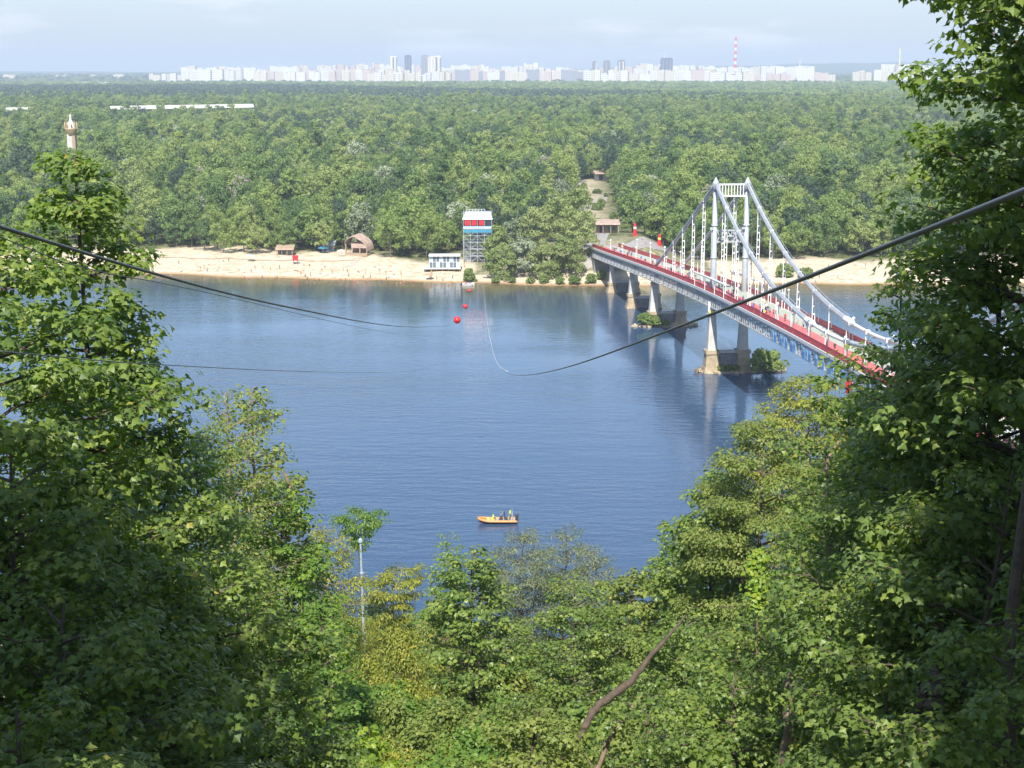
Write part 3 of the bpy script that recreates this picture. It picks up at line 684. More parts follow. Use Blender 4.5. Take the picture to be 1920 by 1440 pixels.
# driftwood and rubble
mb = MB(); g = random.Random(4)
for k in range(16):
    a = BP(g.uniform(-1.5, 1), g.uniform(-4.2, -1.8), g.uniform(-.2, .9)); b_ = a + Vector((g.uniform(-1, 1), g.uniform(-.6, .6), g.uniform(.1, .7))); mb.tube([a, b_], [g.uniform(.08, .25), .06], 5)
tag(mb.build('driftwood', [M['bark_pale']]), 'pale driftwood heap caught against the foot of the pier', 'driftwood')
# ------------------------------------------------------------------ far city
def city_mat(name, col, win=(0.22, 0.25, 0.30), sx=7.0, amt=0.75):
    m = bpy.data.materials.new(name); m.use_nodes = True; nt = m.node_tree; b = nt.nodes['Principled BSDF']; b.inputs['Roughness'].default_value = 0.8
    t = nt.nodes.new('ShaderNodeTexCoord'); br = nt.nodes.new('ShaderNodeTexBrick'); mp_ = nt.nodes.new('ShaderNodeMapping')
    mp_.inputs['Rotation'].default_value = (R(90), 0, 0)
    br.offset = 0.0; br.inputs['Scale'].default_value = 1.0; br.inputs['Brick Width'].default_value = sx; br.inputs['Row Height'].default_value = 9.0; br.inputs['Mortar Size'].default_value = 1.9; br.inputs['Mortar Smooth'].default_value = 0.1
    w = tuple(c * (1 - amt) + x * amt for c, x in zip(col, win))
    br.inputs['Color1'].default_value = (*w, 1); br.inputs['Color2'].default_value = (*[c * .96 for c in w], 1); br.inputs['Mortar'].default_value = (*col, 1)
    nt.links.new(t.outputs['Object'], mp_.inputs[0]); nt.links.new(mp_.outputs[0], br.inputs['Vector']); nt.links.new(br.outputs['Color'], b.inputs['Base Color'])
    return m
CM = {'white': city_mat('city_white', (.56, .545, .52)), 'cream': city_mat('city_cream', (.52, .46, .36)), 'pink': city_mat('city_pink', (.47, .36, .31)),
      'grey': city_mat('city_grey', (.20, .20, .23)), 'brown': city_mat('city_brown', (.11, .09, .09)), 'blue': city_mat('city_blue_grey', (.06, .08, .15), (.03, .04, .08))}
CR = mat('city_roof', (.33, .31, .30), .9)
crr = random.Random(21)
def where_block(px):
    lm = [(60, 'apart from the city, above the crowned tower'), (230, 'on the low horizon before the dense skyline'), (380, 'at the open end of the dense skyline'), (480, 'in the dense skyline near its open end'), (600, 'in the dense skyline short of the high-rises'), (700, 'just before the striped white high-rise'), (780, 'around the blue-grey rounded high-rise'), (880, 'just past the cream high-rise'), (980, 'between the two high-rise clusters'), (1060, 'just before the three brown high-rises'), (1150, 'around the three brown high-rises'), (1250, 'around the wide dark high-rise with crane'), (1320, 'between the wide dark high-rise and chimney'), (1385, 'at the foot of the banded chimney'), (1450, 'past the banded chimney'), (1530, 'by the short thin mast'), (1640, 'below the far hills'), (1700, 'by the slim banded mast'), (1840, 'half hidden by maple leaves')]
    return min(lm, key=lambda q: abs(q[0] - px))[1]
LAB = {'slab': 'long {} apartment slab {}', 'block': 'plain {} apartment block {}', 'point': 'slender {} apartment tower {}'}
def building(px, w_px, top, colr, Dm, shape='block', name='apartment_block', label=None, cat='building', group=None, depth=18):
    c = at(px, top, Dm); w = w_px * Dm / F; H = c.z - 4
    o = empty(name, (c.x, c.y, 4), crr.uniform(-.5, .35) if shape != 'fixed' else 0)
    mb = MB(); hh = H
    if shape == 'slab':
        n_ = max(2, int(w / 22)); sw = w / n_
        for k in range(n_): mb.box((-w / 2 + sw * (k + .5), crr.uniform(-3, 3), (hh - 3 * (k % 3 == 1)) / 2), (sw * 1.0, 15, hh - 3 * (k % 3 == 1)))
    elif shape == 'point':
        mb.box((0, 0, hh / 2), (w, w * .8, hh)); mb.box((0, -w * .45, hh * .47), (w * .5, w * .25, hh * .94))
    else:
        mb.box((0, 0, hh / 2), (w, depth, hh)); mb.box((w * .22, -depth * .55, hh * .48), (w * .22, 3, hh * .96)); mb.box((-w * .25, -depth * .55, hh * .48), (w * .18, 3, hh * .96))
    mb.build('wall', [CM[colr]], o)
    r = MB()
    for k in range(2 if shape != 'slab' else 4): r.box((crr.uniform(-.4, .4) * w, 0, hh + 1.4), (max(3, w * .16), 6, 2.8))
    r.build('roof', [CR if colr not in ('white', 'cream') else CM[colr]], o)
    tag(o, label or LAB[shape if shape in LAB else 'block'].format(colr, where_block(px)), cat, group or (None if label else '%s %s buildings %s' % (colr, shape, where_block(px))))
    return o
def run(x0, x1, t0, t1, cols, wmin, wmax, D0, D1, shapes, gap=0.0):
    x = x0
    while x < x1:
        sh = crr.choice(shapes); w = crr.uniform(wmin, wmax) * (1.8 if sh == 'slab' else (.6 if sh == 'point' else 1))
        tp = crr.uniform(t0, t1) - (3 if sh == 'point' else 0)
        building(x + w / 2, w, tp, crr.choice(cols), crr.uniform(D0, D1), sh); x += w * crr.uniform(.82, 1.02 + gap)
run(340, 470, 124, 129, ['white', 'white', 'cream'], 10, 18, 7000, 7300, ['block', 'slab'])
run(340, 430, 128, 133, ['white'], 12, 16, 6800, 6950, ['block', 'slab'])
run(455, 720, 122, 131, ['white', 'white', 'cream', 'pink'], 9, 16, 7200, 7800, ['block', 'block', 'slab', 'point'])
run(460, 735, 130, 138, ['white', 'cream', 'white', 'pink'], 9, 17, 6700, 7000, ['block', 'slab'])
run(610, 730, 120, 126, ['white', 'cream', 'pink'], 9, 13, 7900, 8100, ['block', 'point'], .4)
run(725, 1010, 121, 129, ['white', 'pink', 'white', 'cream'], 9, 15, 7300, 8000, ['block', 'slab', 'point'])
run(830, 1110, 128, 137, ['white', 'pink', 'cream', 'grey'], 9, 18, 6700, 7100, ['block', 'slab'])
run(690, 840, 132, 140, ['white', 'cream'], 9, 14, 6650, 6800, ['block'])
run(1000, 1330, 125, 132, ['pink', 'white', 'cream', 'pink'], 9, 16, 7200, 7900, ['block', 'slab'])
run(1110, 1400, 131, 139, ['white', 'cream', 'pink', 'white'], 9, 17, 6700, 7000, ['block', 'slab', 'block'])
run(1190, 1300, 119, 125, ['white', 'white', 'cream'], 10, 15, 7200, 7500, ['block'])
run(1310, 1500, 123, 130, ['white', 'cream'], 12, 20, 7600, 8100, ['slab', 'block'])
run(1425, 1508, 124, 128, ['white', 'white'], 13, 20, 6800, 7000, ['slab', 'block'])
run(1360, 1565, 132, 141, ['white', 'cream', 'pink'], 10, 17, 6700, 7000, ['block', 'slab'], .15)
run(1600, 1700, 130, 138, ['white', 'cream'], 10, 15, 6900, 7200, ['block'], .5)
run(1650, 1712, 118, 123, ['white', 'pink'], 14, 18, 7200, 7400, ['block'])
run(1685, 1790, 120, 128, ['white', 'grey', 'white'], 14, 20, 7000, 7300, ['block'], .3)
run(1790, 1905, 122, 130, ['cream', 'white'], 12, 18, 7200, 7600, ['block'], .3)
run(-40, 340, 139, 144, ['white', 'grey', 'pink', 'cream'], 8, 22, 7200, 9500, ['slab', 'block'], 3.2)
run(120, 250, 154, 157, ['grey', 'white'], 16, 30, 5200, 5600, ['slab'], .4)
run(280, 340, 137, 142, ['white', 'cream'], 8, 13, 7000, 7300, ['block'], .3)
def tower(px, w_px, top, colr, lab, fins, Dm=6900, cap=None):
    o = building(px, w_px, top, colr, Dm, 'fixed', 'tower_block', lab, 'tower'); w = w_px * Dm / F; H = at(px, top, Dm).z - 4
    for i, (fx, fw, fm) in enumerate(fins):
        mb = MB(); mb.box((fx * w, -10.2, H * .48), (fw * w, 3.0, H * .96)); mb.build('fin', [CM[fm]], o)
    mb = MB(); mb.box((0, 0, H + 2.0), (w * .8, 12, 4)); mb.build('roof_cap', [CM[cap or colr]], o)
tower(738, 12, 105, 'white', 'white high-rise with one dark vertical stripe and grey cap', [(-.05, .22, 'brown'), (.42, .14, 'grey')], cap='grey')
tower(765, 12, 105, 'blue', 'dark blue-grey rounded high-rise standing between pale towers', [(-.2, .1, 'grey'), (.2, .12, 'grey')])
tower(797, 15, 105, 'grey', 'broad grey high-rise with a flat dark cap', [(-.3, .12, 'brown'), (.1, .14, 'brown'), (.42, .14, 'white')], cap='brown')
tower(812, 14, 107, 'cream', 'pale cream high-rise joined to a grey one', [(-.2, .2, 'white'), (.3, .12, 'white')])
tower(822, 10, 106, 'white', 'white high-rise with two dark vertical stripes', [(-.3, .2, 'brown'), (.35, .2, 'brown')])
tower(1115, 8, 116, 'brown', 'slim brown high-rise, shortest of a row of three', [(.3, .2, 'white')], 7100)
tower(1138, 12, 115, 'brown', 'brown high-rise with a pale centre stripe in a row of three', [(-.1, .2, 'grey')], 7100)
tower(1165, 13, 114, 'brown', 'brown high-rise with two pale stripes in a row of three', [(-.3, .15, 'white'), (.25, .15, 'white')], 7100)
tower(1250, 22, 110, 'blue', 'wide dark blue-grey high-rise topped by a crane mast', [(-.3, .06, 'grey'), (0, .06, 'grey'), (.3, .06, 'grey')], 7000)
for px, lab in ((1120, 'low'), (1145, 'mid'), (1170, 'wide')):
    building(px, {'low': 10, 'mid': 9, 'wide': 13}[lab], 132, 'white', 6600, 'fixed', label={'low': 'small white block in front of the slim brown high-rise', 'mid': 'small white block below the brown tower with pale centre stripe', 'wide': 'white block below the brown tower with two pale stripes'}[lab])
# chimneys and masts
def chimney(px, top, base_py, r_px, Dm, lab, bands, name='chimney'):
    t = at(px, top, Dm); o = empty(name, (t.x, t.y, 4)); H = t.z - 4; r0 = r_px * Dm / F / 2
    for k in range(bands):
        mb = MB(); a, b_ = k / bands, (k + 1) / bands; mb.lathe([(r0 * (1 - .35 * a), H * a), (r0 * (1 - .35 * b_), H * b_)], 14)
        mb.build('band', [M['white'] if (bands - k) % 2 == 0 else M['red_bright'] if name == 'chimney' else M['yellow']], o)
    tag(o, lab, 'chimney' if name == 'chimney' else 'mast')
chimney(1380, 70, 130, 6.5, 8000, 'tall red and white banded power station chimney', 13)
chimney(1688, 90, 125, 3.6, 7600, 'slim banded mast above white blocks at the foot of the hills', 9, 'mast')
chimney(1500, 112, 125, 2.2, 7000, 'short thin mast on the roof line of a white slab', 7, 'mast')
chimney(1246, 101, 110, 1.6, 7000, 'thin crane mast above the dark blue-grey high-rise', 5, 'mast')

# pale viaducts in the woods
def viaduct(x0, x1, py0, py1, Dm, lab):
    a, b_ = at(x0, py0, Dm), at(x1, py1, Dm * 1.01); o = empty('viaduct', (a.x, a.y, 4)); d = b_ - a
    mb = MB(); mb.bar((0, 0, a.z - 4), (d.x, d.y, b_.z - 4), 9, 2.6); mb.build('deck', [M['white']], o)
    mb = MB(); mb.bar((0, -4.6, a.z - 2.0), (d.x, d.y - 4.6, b_.z - 2.0), .3, 1.2); mb.build('parapet', [M['white']], o)
    n_ = 8
    for k in range(n_ + 1):
        q = k / n_; m2 = MB(); m2.box((d.x * q, d.y * q, (a.z - 5.5) / 2), (2, 6, a.z - 5.5)); m2.build('column', [M['concrete']], o)
    tag(o, lab, 'viaduct')
viaduct(208, 476, 203, 199, 1740, 'long pale viaduct showing above the treetops')
viaduct(-60, 60, 206.5, 205.5, 1740, 'short stretch of pale viaduct above the woods, apart from the longer one')

# column with a gilded crown standing above the trees
t = at(133, 240, 820); zb = g1(t.x, t.y); o = empty('monument_tower', (t.x, t.y, zb)); tag(o, 'white tower with gilded crown and spire rising above the woods', 'tower')
H = t.z - zb
mb = MB(); P = []
mb.box((-.6, 0, H * .46), (2.6, 3.6, H * .92)); mb.box((-.3, 0, H * .2), (4.4, 4.4, H * .4)); mb.build('shaft', [M['concrete']], o)
mb = MB(); mb.box((1.55, -.3, H * .62), (1.6, 3.2, H * .56)); mb.build('flank', [M['wood']], o)
mb = MB(); mb.box((2.1, -1.4, H * .60), (.7, 1.2, H * .48)); mb.build('stripe', [M['wood']], o)
mb = MB(); mb.lathe([(1.6, H * .88), (2.6, H * .94), (3.4, H * .985), (3.5, H), (1.0, H + .2)], 16); mb.build('capital', [M['gold']], o, smooth=True)
for k in range(10):
    a = 2 * math.pi * k / 10; mb = MB(); c_, s_ = math.cos(a) * 3.1, math.sin(a) * 3.1
    mb.tube([(c_, s_, H), (c_ * 1.08, s_ * 1.08, H + 1.6), (c_ * .95, s_ * .95, H + 3.4)], [.5, .42, .1], 5); mb.build('crown_point', [M['gold']], o)
mb = MB(); mb.lathe([(2.2, H + .1), (1.6, H + 2.4), (.6, H + 4.2), (.5, H + 5.5), (.6, H + 5.9), (.1, H + 7.4)], 10); mb.build('spire', [M['white']], o)
# ------------------------------------------------------------------ cables of the zip line, launched beside the camera
def spline(P, n=90):
    P = np.array(P); t = P[:, 1]; o = np.argsort(t); P = P[o]; t = t[o]
    q = np.concatenate([np.linspace(t[0], 30, n // 2), np.geomspace(30, t[-1], n // 2)[1:]]) if t[0] < 20 else np.linspace(t[0], t[-1], n)
    # smooth interpolation (monotone-ish cubic)
    out = []
    for k in range(3):
        y = P[:, k]; dlt = np.diff(y) / np.diff(t); m = np.concatenate([[dlt[0]], (dlt[:-1] * np.diff(t)[1:] + dlt[1:] * np.diff(t)[:-1]) / (np.diff(t)[1:] + np.diff(t)[:-1]), [dlt[-1]]])
        i = np.clip(np.searchsorted(t, q) - 1, 0, len(t) - 2); h = t[i + 1] - t[i]; s_ = (q - t[i]) / h
        out.append((2 * s_**3 - 3 * s_**2 + 1) * y[i] + (s_**3 - 2 * s_**2 + s_) * h * m[i] + (-2 * s_**3 + 3 * s_**2) * y[i + 1] + (s_**3 - s_**2) * h * m[i + 1])
    return [Vector(v) for v in np.stack(out, -1)]
def cable(pts, d, label, mtl, group=None, name='zip_line_cable'):
    P = spline(pts); mb = MB(); mb.tube(P, d / 2, 8); o = mb.build(name, [mtl], None, True); tag(o, label, 'cable', group); return P
def line_pts(lst, c0, c1):
    # points of one straight vertical plane x = c0 + c1*y; each photo bearing meets it at its own distance
    out = []
    for px, py in lst:
        d = ray(px, py); t = c0 / (d[0] - c1 * d[1]); out.append((d[0] * t, d[1] * t, CAMZ + d[2] * t))
    return out
mcab = mat('steel_cable', (0.10, 0.10, 0.115), 0.45, metal=0.5, var=0.3, scale=40)
A = [(1.87, -4, 76.6)] + line_pts([(1920, 358), (1700, 446), (1500, 525), (1300, 602), (1100, 677), (1000, 702)], 1.78, -.0221) + [tuple(at(940, 690, 117)), tuple(at(915, 600, 273)), tuple(at(908, 540, 434)), tuple(at(903, 497, 582))]
cable(A, .025, 'thick dark zip line cable sagging over the river to the scaffold tower', mcab)
B = [(-1.45, -4, 76.2)] + line_pts([(0, 425), (200, 487), (400, 543), (600, 588)], -1.55, -.0252) + [tuple(at(820, 612, 65)), tuple(at(856, 598, 190)), tuple(at(872, 573, 280)), tuple(at(879, 543, 400)), tuple(at(884, 503, 560))]
rope = mat('white_rope', (.55, .56, .58), .6)
cable([tuple(at(952, 697, 100)), tuple(at(938, 688, 120)), tuple(at(920, 640, 190)), tuple(at(912, 590, 290)), tuple(at(906, 540, 440)), tuple(at(901, 500, 580))], .032, 'pale slack rope looping from the thick cable up to the scaffold tower', rope, name='slack_rope')
PB = cable(B, .0145, 'dark cable strung with red marker balls running out over the water', mcab)
C_ = [(-1.6, -4, 75.4)] + line_pts([(0, 444), (80, 479), (155, 502), (300, 530), (430, 558), (600, 598)], -1.62, -.0252) + [tuple(at(815, 630, 65)), tuple(at(862, 610, 190)), tuple(at(888, 545, 400)), tuple(at(890, 503, 560))]
cable(C_, .0045, 'thin slack line hanging just under the ball-strung cable', mcab)
D_ = [(-2.6, -4, 75.0)] + [tuple(at(0, 659, 7.5)), tuple(at(160, 674, 9.0)), tuple(at(360, 687, 12.5)), tuple(at(650, 698, 28)), tuple(at(800, 690, 75)), tuple(at(860, 640, 190)), tuple(at(893, 505, 560))]
cable(D_, .007, 'lone thin wire crossing low in front of the maple crown', mcab)
for k, (px, py, Y, lab) in enumerate(((857, 600, 190, 'red marker ball on the cable, farthest from the beach'), (872.5, 574.5, 280, 'middle red marker ball of the three on the cable'), (880, 545, 400, 'red marker ball on the cable, closest to the beach'))):
    p = at(px, py, Y); mb = MB(); n = 10
    mb.lathe([(.45 * math.sin(math.pi * q / n) + .01, -.45 * math.cos(math.pi * q / n)) for q in range(n + 1)], 16)
    mb.lathe([(.47, -.03), (.47, .03)], 16); o = mb.build('marker_ball', [M['red_bright']], None, True); o.location = p; tag(o, lab, 'marker ball', 'marker balls on the cable')

# ------------------------------------------------------------------ things on the far shore
def local(px, py_base=None, Y=None):
    x = at(px, 500, Y).x; return Vector((x, Y, g1(x, Y)))
# scaffold tower where the zip line lands
p = atz(896, 494, 2.4); p.z = g1(p.x, p.y); o = empty('scaffold_tower', p, 0.0); tag(o, 'tall white scaffold tower with red panels and a blue band', 'tower')
W, Dp, nb = 10.6, 8.0, 4
xs_ = np.linspace(-W / 2, W / 2, nb + 1)
levels = [0, 2.6, 5.2, 7.8, 10.4, 13.0]
for x in xs_:
    for y in (-Dp / 2, 0, Dp / 2): mb = MB(); mb.tube([(x, y, -.5), (x, y, 19.2)], .10, 5); mb.build('standard', [M['silver']], o)
for z in levels[1:]:
    mb = MB()
    for y in (-Dp / 2, 0, Dp / 2): mb.bar((-W / 2, y, z), (W / 2, y, z), .12)
    for x in xs_: mb.bar((x, -Dp / 2, z), (x, Dp / 2, z), .1)
    mb.build('ledger', [M['silver']], o)
for z0, z1 in zip(levels[:-1], levels[1:]):
    for y in (-Dp / 2, 0, Dp / 2):
        mb = MB()
        for i in range(nb): mb.bar((xs_[i], y, z0 if i % 2 else z1), (xs_[i + 1], y, z1 if i % 2 else z0), .11); mb.bar((xs_[i], y, (z0 + z1) / 2), (xs_[i + 1], y, (z0 + z1) / 2), .09)
        mb.build('brace', [M['steel']], o)
    mb = MB(); mb.box((1.2, 1.0, z1 - .1), (W * .7, Dp * .6, .12)); mb.build('landing', [M['steel']], o)
mb = MB(); mb.box((0, 0, 12.95), (W + .4, Dp + .4, .3)); mb.build('platform', [M['wood']], o)
mb = MB(); mb.box((.1, -Dp / 2 - .12, 12.2), (W, .08, 1.3)); mb.box((W / 2 + .12, 0, 12.2), (.08, Dp, 1.3)); mb.build('band', [M['teal']], o)
mb = MB(); mb.box((0, -Dp / 2 - .1, 13.5), (W, .06, .8)); mb.build('rail_sheet', [M['pale_blue']], o)
for k, x in enumerate((-3.8, -1.3, 1.5)):
    mb = MB(); mb.box((x, -Dp / 2 + .1, 15.2), (1.7, .1, 1.9)); mb.box((x, -Dp / 2 + .0, 15.2), (.8, .1, 1.0)); mb.build('red_panel', [M['red_bright']], o)
mb = MB(); mb.hexa([(-W / 2 - .3, -Dp / 2 - .4, 16.6), (W / 2 + .3, -Dp / 2 - .4, 16.6), (W / 2 + .3, Dp / 2 + .4, 16.6), (-W / 2 - .3, Dp / 2 + .4, 16.6), (-W / 2 - .1, -Dp / 2 - .2, 17.1), (W / 2 + .1, -Dp / 2 - .2, 17.1), (W / 2 + .1, Dp / 2 + .2, 17.1), (-W / 2 - .1, Dp / 2 + .2, 17.1)])
mb.hexa([(-W / 2, -Dp / 2, 17.1), (W / 2, -Dp / 2, 17.1), (W / 2, Dp / 2, 17.1), (-W / 2, Dp / 2, 17.1), (-W / 2 + .6, -Dp / 2 + 2.0, 19.0), (W / 2 - .3, -Dp / 2 + 2.0, 19.0), (W / 2 - .3, Dp / 2 - 1, 19.0), (-W / 2 + .6, Dp / 2 - 1, 19.0)])
mb.build('roof', [M['silver']], o)
mb = MB(); mb.bar((-W / 2 + 1, 0, 19.9), (W / 2 - 2.6, 0, 19.9), .15, .12)
for x in np.linspace(-W / 2 + 1, W / 2 - 2.6, 7): mb.bar((x, 0, 18.9), (x, 0, 19.9), .1)
mb.build('roof_rail', [M['white']], o)
mb = MB(); mb.box((0, 1.5, 14.8), (W - .6, .1, 3.4)); mb.build('back_sheet', [M['steel']], o)
for k in range(4):
    mb = MB(); s_ = 1 if k % 2 else -1; z = 2.6 * k; mb.bar((s_ * 3, Dp / 2 - 1, z), (-s_ * 3, Dp / 2 - 1, z + 2.6), .9, .12); mb.build('stair', [M['steel']], o)

# glazed white beach pavilion
p = atz(834, 508, 1.6); p.z = g1(p.x, p.y); o = empty('glass_pavilion', p, .02); tag(o, 'white-framed glass pavilion on a raised deck above the sand', 'pavilion')
W, Hh = 11.2, 4.3
mb = MB(); mb.box((-.9, 0, .85), (W + 2.4, 6.4, .3)); mb.build('terrace', [M['white']], o)
for x in np.linspace(-W / 2 - 1.6, W / 2, 7): mb = MB(); mb.box((x, -2.4, .1), (.25, .25, 1.3)); mb.build('post', [M['wood']], o)
mb = MB(); mb.box((0, .6, 1.0 + Hh / 2), (W - .3, 3.6, Hh - .2)); mb.build('interior', [M['glass']], o)
mb = MB(); mb.box((0, .2, 1.0 + Hh + .2), (W + .4, 5.4, .4)); mb.build('roof', [M['white']], o)
for i, x in enumerate(np.linspace(-W / 2, W / 2, 10)):
    mb = MB(); mb.bar((x, -1.5, 1.0), (x, -1.5, 1.0 + Hh), .16, .16); mb.build('mullion', [M['white']], o)
    if i < 9:
        for z0, z1 in ((1.1, 3.0), (3.2, 5.2)):
            m2 = MB(); m2.box((x + W / 18, -1.44, (z0 + z1) / 2), (W / 9 - .2, .03, z1 - z0)); m2.build('pane', [M['pale_blue']] if (i + int(z0)) % 3 == 0 else [M['glass']], o)
mb = MB(); mb.box((0, -1.5, 3.1), (W, .14, .14)); mb.build('transom', [M['white']], o)
mb = MB(); mb.bar((-W / 2 - 1.9, -3.1, 1.9), (-W / 2 - .1, -3.1, 1.9), .08)
for x in np.linspace(-W / 2 - 1.9, -W / 2 - .1, 4): mb.bar((x, -3.1, 1.0), (x, -3.1, 1.9), .07)
mb.build('railing', [M['white']], o)

# open-air stage with arched shell roof
p = atz(671, 478, 3.2); p.z = g1(p.x, p.y); o = empty('stage_shelter', p, -.25); tag(o, 'weathered beach stage under a sloping arched shell roof', 'shelter')
n = 12; V = []
for j, y in enumerate((-2.5, 3.5)):
    for k in range(n + 1):
        t = math.pi * k / n; V.append((-4.6 * math.cos(t) + j * .8, y, 4.0 + 4.4 * math.sin(t) * (1.0 if k <= n / 2 else .86) - .18 * k + j * .6))
mb = MB(); fs = [(k, k + 1, n + 2 + k, n + 1 + k) for k in range(n)]; mb.add(V, fs); V2 = [(a, b_, c - .3) for a, b_, c in V]; mb.add(V2, [tuple(reversed(f)) for f in fs]); mb.add([V[k] for k in range(n + 1)] + [V2[k] for k in range(n + 1)], [(k + 1, k, n + 1 + k, n + 2 + k) for k in range(n)])
mb.build('roof_shell', [M['roof_pink']], o)
mb = MB(); mb.box((.8, 1.2, 2.6), (7.2, .3, 4.6)); mb.build('back_wall', [M['wood']], o)
mb = MB(); mb.box((1.2, -1.4, 3.6), (6.2, 1.6, 1.6)); mb.build('canopy_board', [M['roof_pink']], o)
for x in (-4.2, -1.6, 1.6, 4.4): mb = MB(); mb.box((x, -1.9, 2.0), (.4, .4, 4.6)); mb.build('post', [M['wood']], o)
mb = MB(); mb.box((.5, -1, .3), (9, 5, .9)); mb.build('stage_floor', [M['wood']], o)

# pavilion and low buildings at the head of the path
def kiosk(px, py, z, w, h, dpt, lab, mw, mr, name='kiosk', cat='kiosk', rz=0.0, posts=True, over=.6):
    p = atz(px, py, z); p.z = g1(p.x, p.y); o = empty(name, p, rz); tag(o, lab, cat)
    mb = MB(); mb.box((0, dpt * .2, h * .45), (w * .94, dpt * .6, h * .9)); mb.build('wall', [mw], o)
    mb = MB(); mb.hexa([(-w / 2 - over, -dpt / 2 - over, h), (w / 2 + over, -dpt / 2 - over, h), (w / 2 + over, dpt / 2 + over, h), (-w / 2 - over, dpt / 2 + over, h), (-w / 2 - over, -dpt / 2, h + .5), (w / 2 + over, -dpt / 2, h + .5), (w / 2 + over, dpt / 2 + over, h + 1.5), (-w / 2 - over, dpt / 2 + over, h + 1.5)]); mb.build('roof', [mr], o)
    mb = MB(); mb.box((-w * .2, -dpt * .11, h * .4), (w * .2, .12, h * .7)); mb.build('doorway', [M['dark']], o)
    mb = MB(); mb.box((w * .22, -dpt * .11, h * .5), (w * .3, .12, h * .4)); mb.build('window', [M['glass']], o)
    if posts:
        for x in np.linspace(-w / 2, w / 2, 4): mb = MB(); mb.box((x, -dpt / 2, h / 2), (.25, .25, h)); mb.build('post', [M['wood']], o)
    return o
kiosk(1137, 432, 9.5, 9.5, 3.8, 7, 'brown-roofed open pavilion where the path leaves the bridge', M['wood'], M['roof_pink'], 'pavilion', 'pavilion')
kiosk(1134, 338, 4, 13, 4.2, 9, 'long low house with pinkish roof deep in the trees above the path', M['white'], M['roof_pink'], 'house', 'house', .1, False)
kiosk(1616, 452, 3.2, 4.6, 3.8, 5, 'small dark hut under the trees on the beach beyond the bridge', M['dark'], M['dark_stone'], 'hut', 'hut', 0, False, .3)
kiosk(858, 462, 3.4, 9, 4.5, 6, 'dark open shed under trees beside the scaffold tower', M['dark'], M['dark_stone'], 'shed', 'shed', .1, True)
kiosk(615, 473, 3, 5, 2.6, 4, 'low grey-blue beach kiosk half hidden under trees', M['pale_blue'], M['steel'], 'kiosk', 'kiosk', 0, True)
kiosk(535, 478, 3, 6, 2.2, 4, 'low dark beach kiosk with a flat roof below leafy trees', M['dark_stone'], M['wood'], 'kiosk', 'kiosk', 0, True)

# paths: strips draped over the ground
def path(name, pts, w, mtl, dz=.05):
    P = [Vector((x, y, 0)) for x, y in pts]; V = []; Q = []
    for a, b_ in zip(P[:-1], P[1:]):
        n_ = max(2, int((b_ - a).length / 3))
        for k in range(n_): Q.append(a.lerp(b_, k / n_))
    Q.append(P[-1])
    for i, q in enumerate(Q):
        d_ = (Q[min(i + 1, len(Q) - 1)] - Q[max(i - 1, 0)]).normalized(); nrm = Vector((-d_.y, d_.x, 0))
        for e in (-1, -.33, .33, 1): r_ = q + nrm * (e * w / 2); V.append((r_.x, r_.y, g1(r_.x, r_.y) + dz))
    fs = [(i * 4 + k, i * 4 + k + 1, i * 4 + k + 5, i * 4 + k + 4) for i in range(len(Q) - 1) for k in range(3)]
    o = link(name, np_mesh(name, V, fs, [mtl])); tag(o, kind='structure')
path('path', [(30, 552), (32, 580), (36, 620), (36, 660), (31, 705), (28, 735), (30, 760), (38, 800), (48, 840), (52, 880)], 7.0, M['paving'])
path('path', [(28.5, 742), (30, 800), (34, 860), (42, 950), (44, 990)], 6.5, M['paving'], .09)
path('plaza', [(24, 556), (48, 566), (58, 600)], 13, M['paving'], .13)
path('beach_walk', [(-215, 612), (-160, 602), (-122, 592), (-90, 585), (-60, 582)], 1.3, M['wood'], .06)

# red banner pillars by the bridge end
for k, (px, py, hgt, lab) in enumerate(((1190, 462, 5.0, 'tall red banner pillar with pale top by the bridge end'), (1236, 470, 4.6, 'orange-red banner pillar beyond the bridge parapet'))):
    p = atz(px, py, 6); p.z = g1(p.x, p.y); o = empty('banner_pillar', p); tag(o, lab, 'pillar')
    mb = MB(); mb.lathe([(.9, 0), (.8, .6), (.55, hgt * .6), (.5, hgt - .6), (.25, hgt)], 8); mb.build('pillar', [M['red_bright']], o)
    mb = MB(); mb.lathe([(.62, hgt * .55), (.66, hgt * .6), (.6, hgt * .72)], 8); mb.build('collar', [M['white'] if k == 0 else M['yellow']], o)

# shade umbrellas, sun shelters and small things on the sand
def umbrella(px, py, z, mtl, lab, r=1.6):
    p = atz(px, py, z); p.z = g1(p.x, p.y); o = empty('beach_umbrella', p); tag(o, lab, 'umbrella')
    mb = MB(); mb.tube([(0, 0, -.2), (0, 0, 2.5)], .05, 5); mb.build('pole', [M['white']], o)
    mb = MB(); mb.lathe([(r, 1.95), (r * .95, 2.05), (r * .5, 2.4), (.05, 2.62)], 10); mb.build('canopy', [mtl], o)
umbrella(606, 476, 3.2, M['teal'], 'teal beach umbrella under the trees', 2.2)
umbrella(805, 523, .8, M['wood'], 'straw-coloured umbrella on the sand below the glass pavilion')
umbrella(640, 485, 2.6, M['white'], 'white beach umbrella near the arched stage')
umbrella(470, 490, 2.4, M['pale_blue'], 'pale blue umbrella on the sand by the boardwalk')
p = atz(554, 494, 2.4); p.z = g1(p.x, p.y); o = empty('lifeguard_post', p); tag(o, 'small red lifeguard post on stilts at the boardwalk', 'lifeguard post')
for x in (-.7, .7):
    for y in (-.6, .6): mb = MB(); mb.box((x, y, .7), (.14, .14, 1.8)); mb.build('stilt', [M['wood']], o)
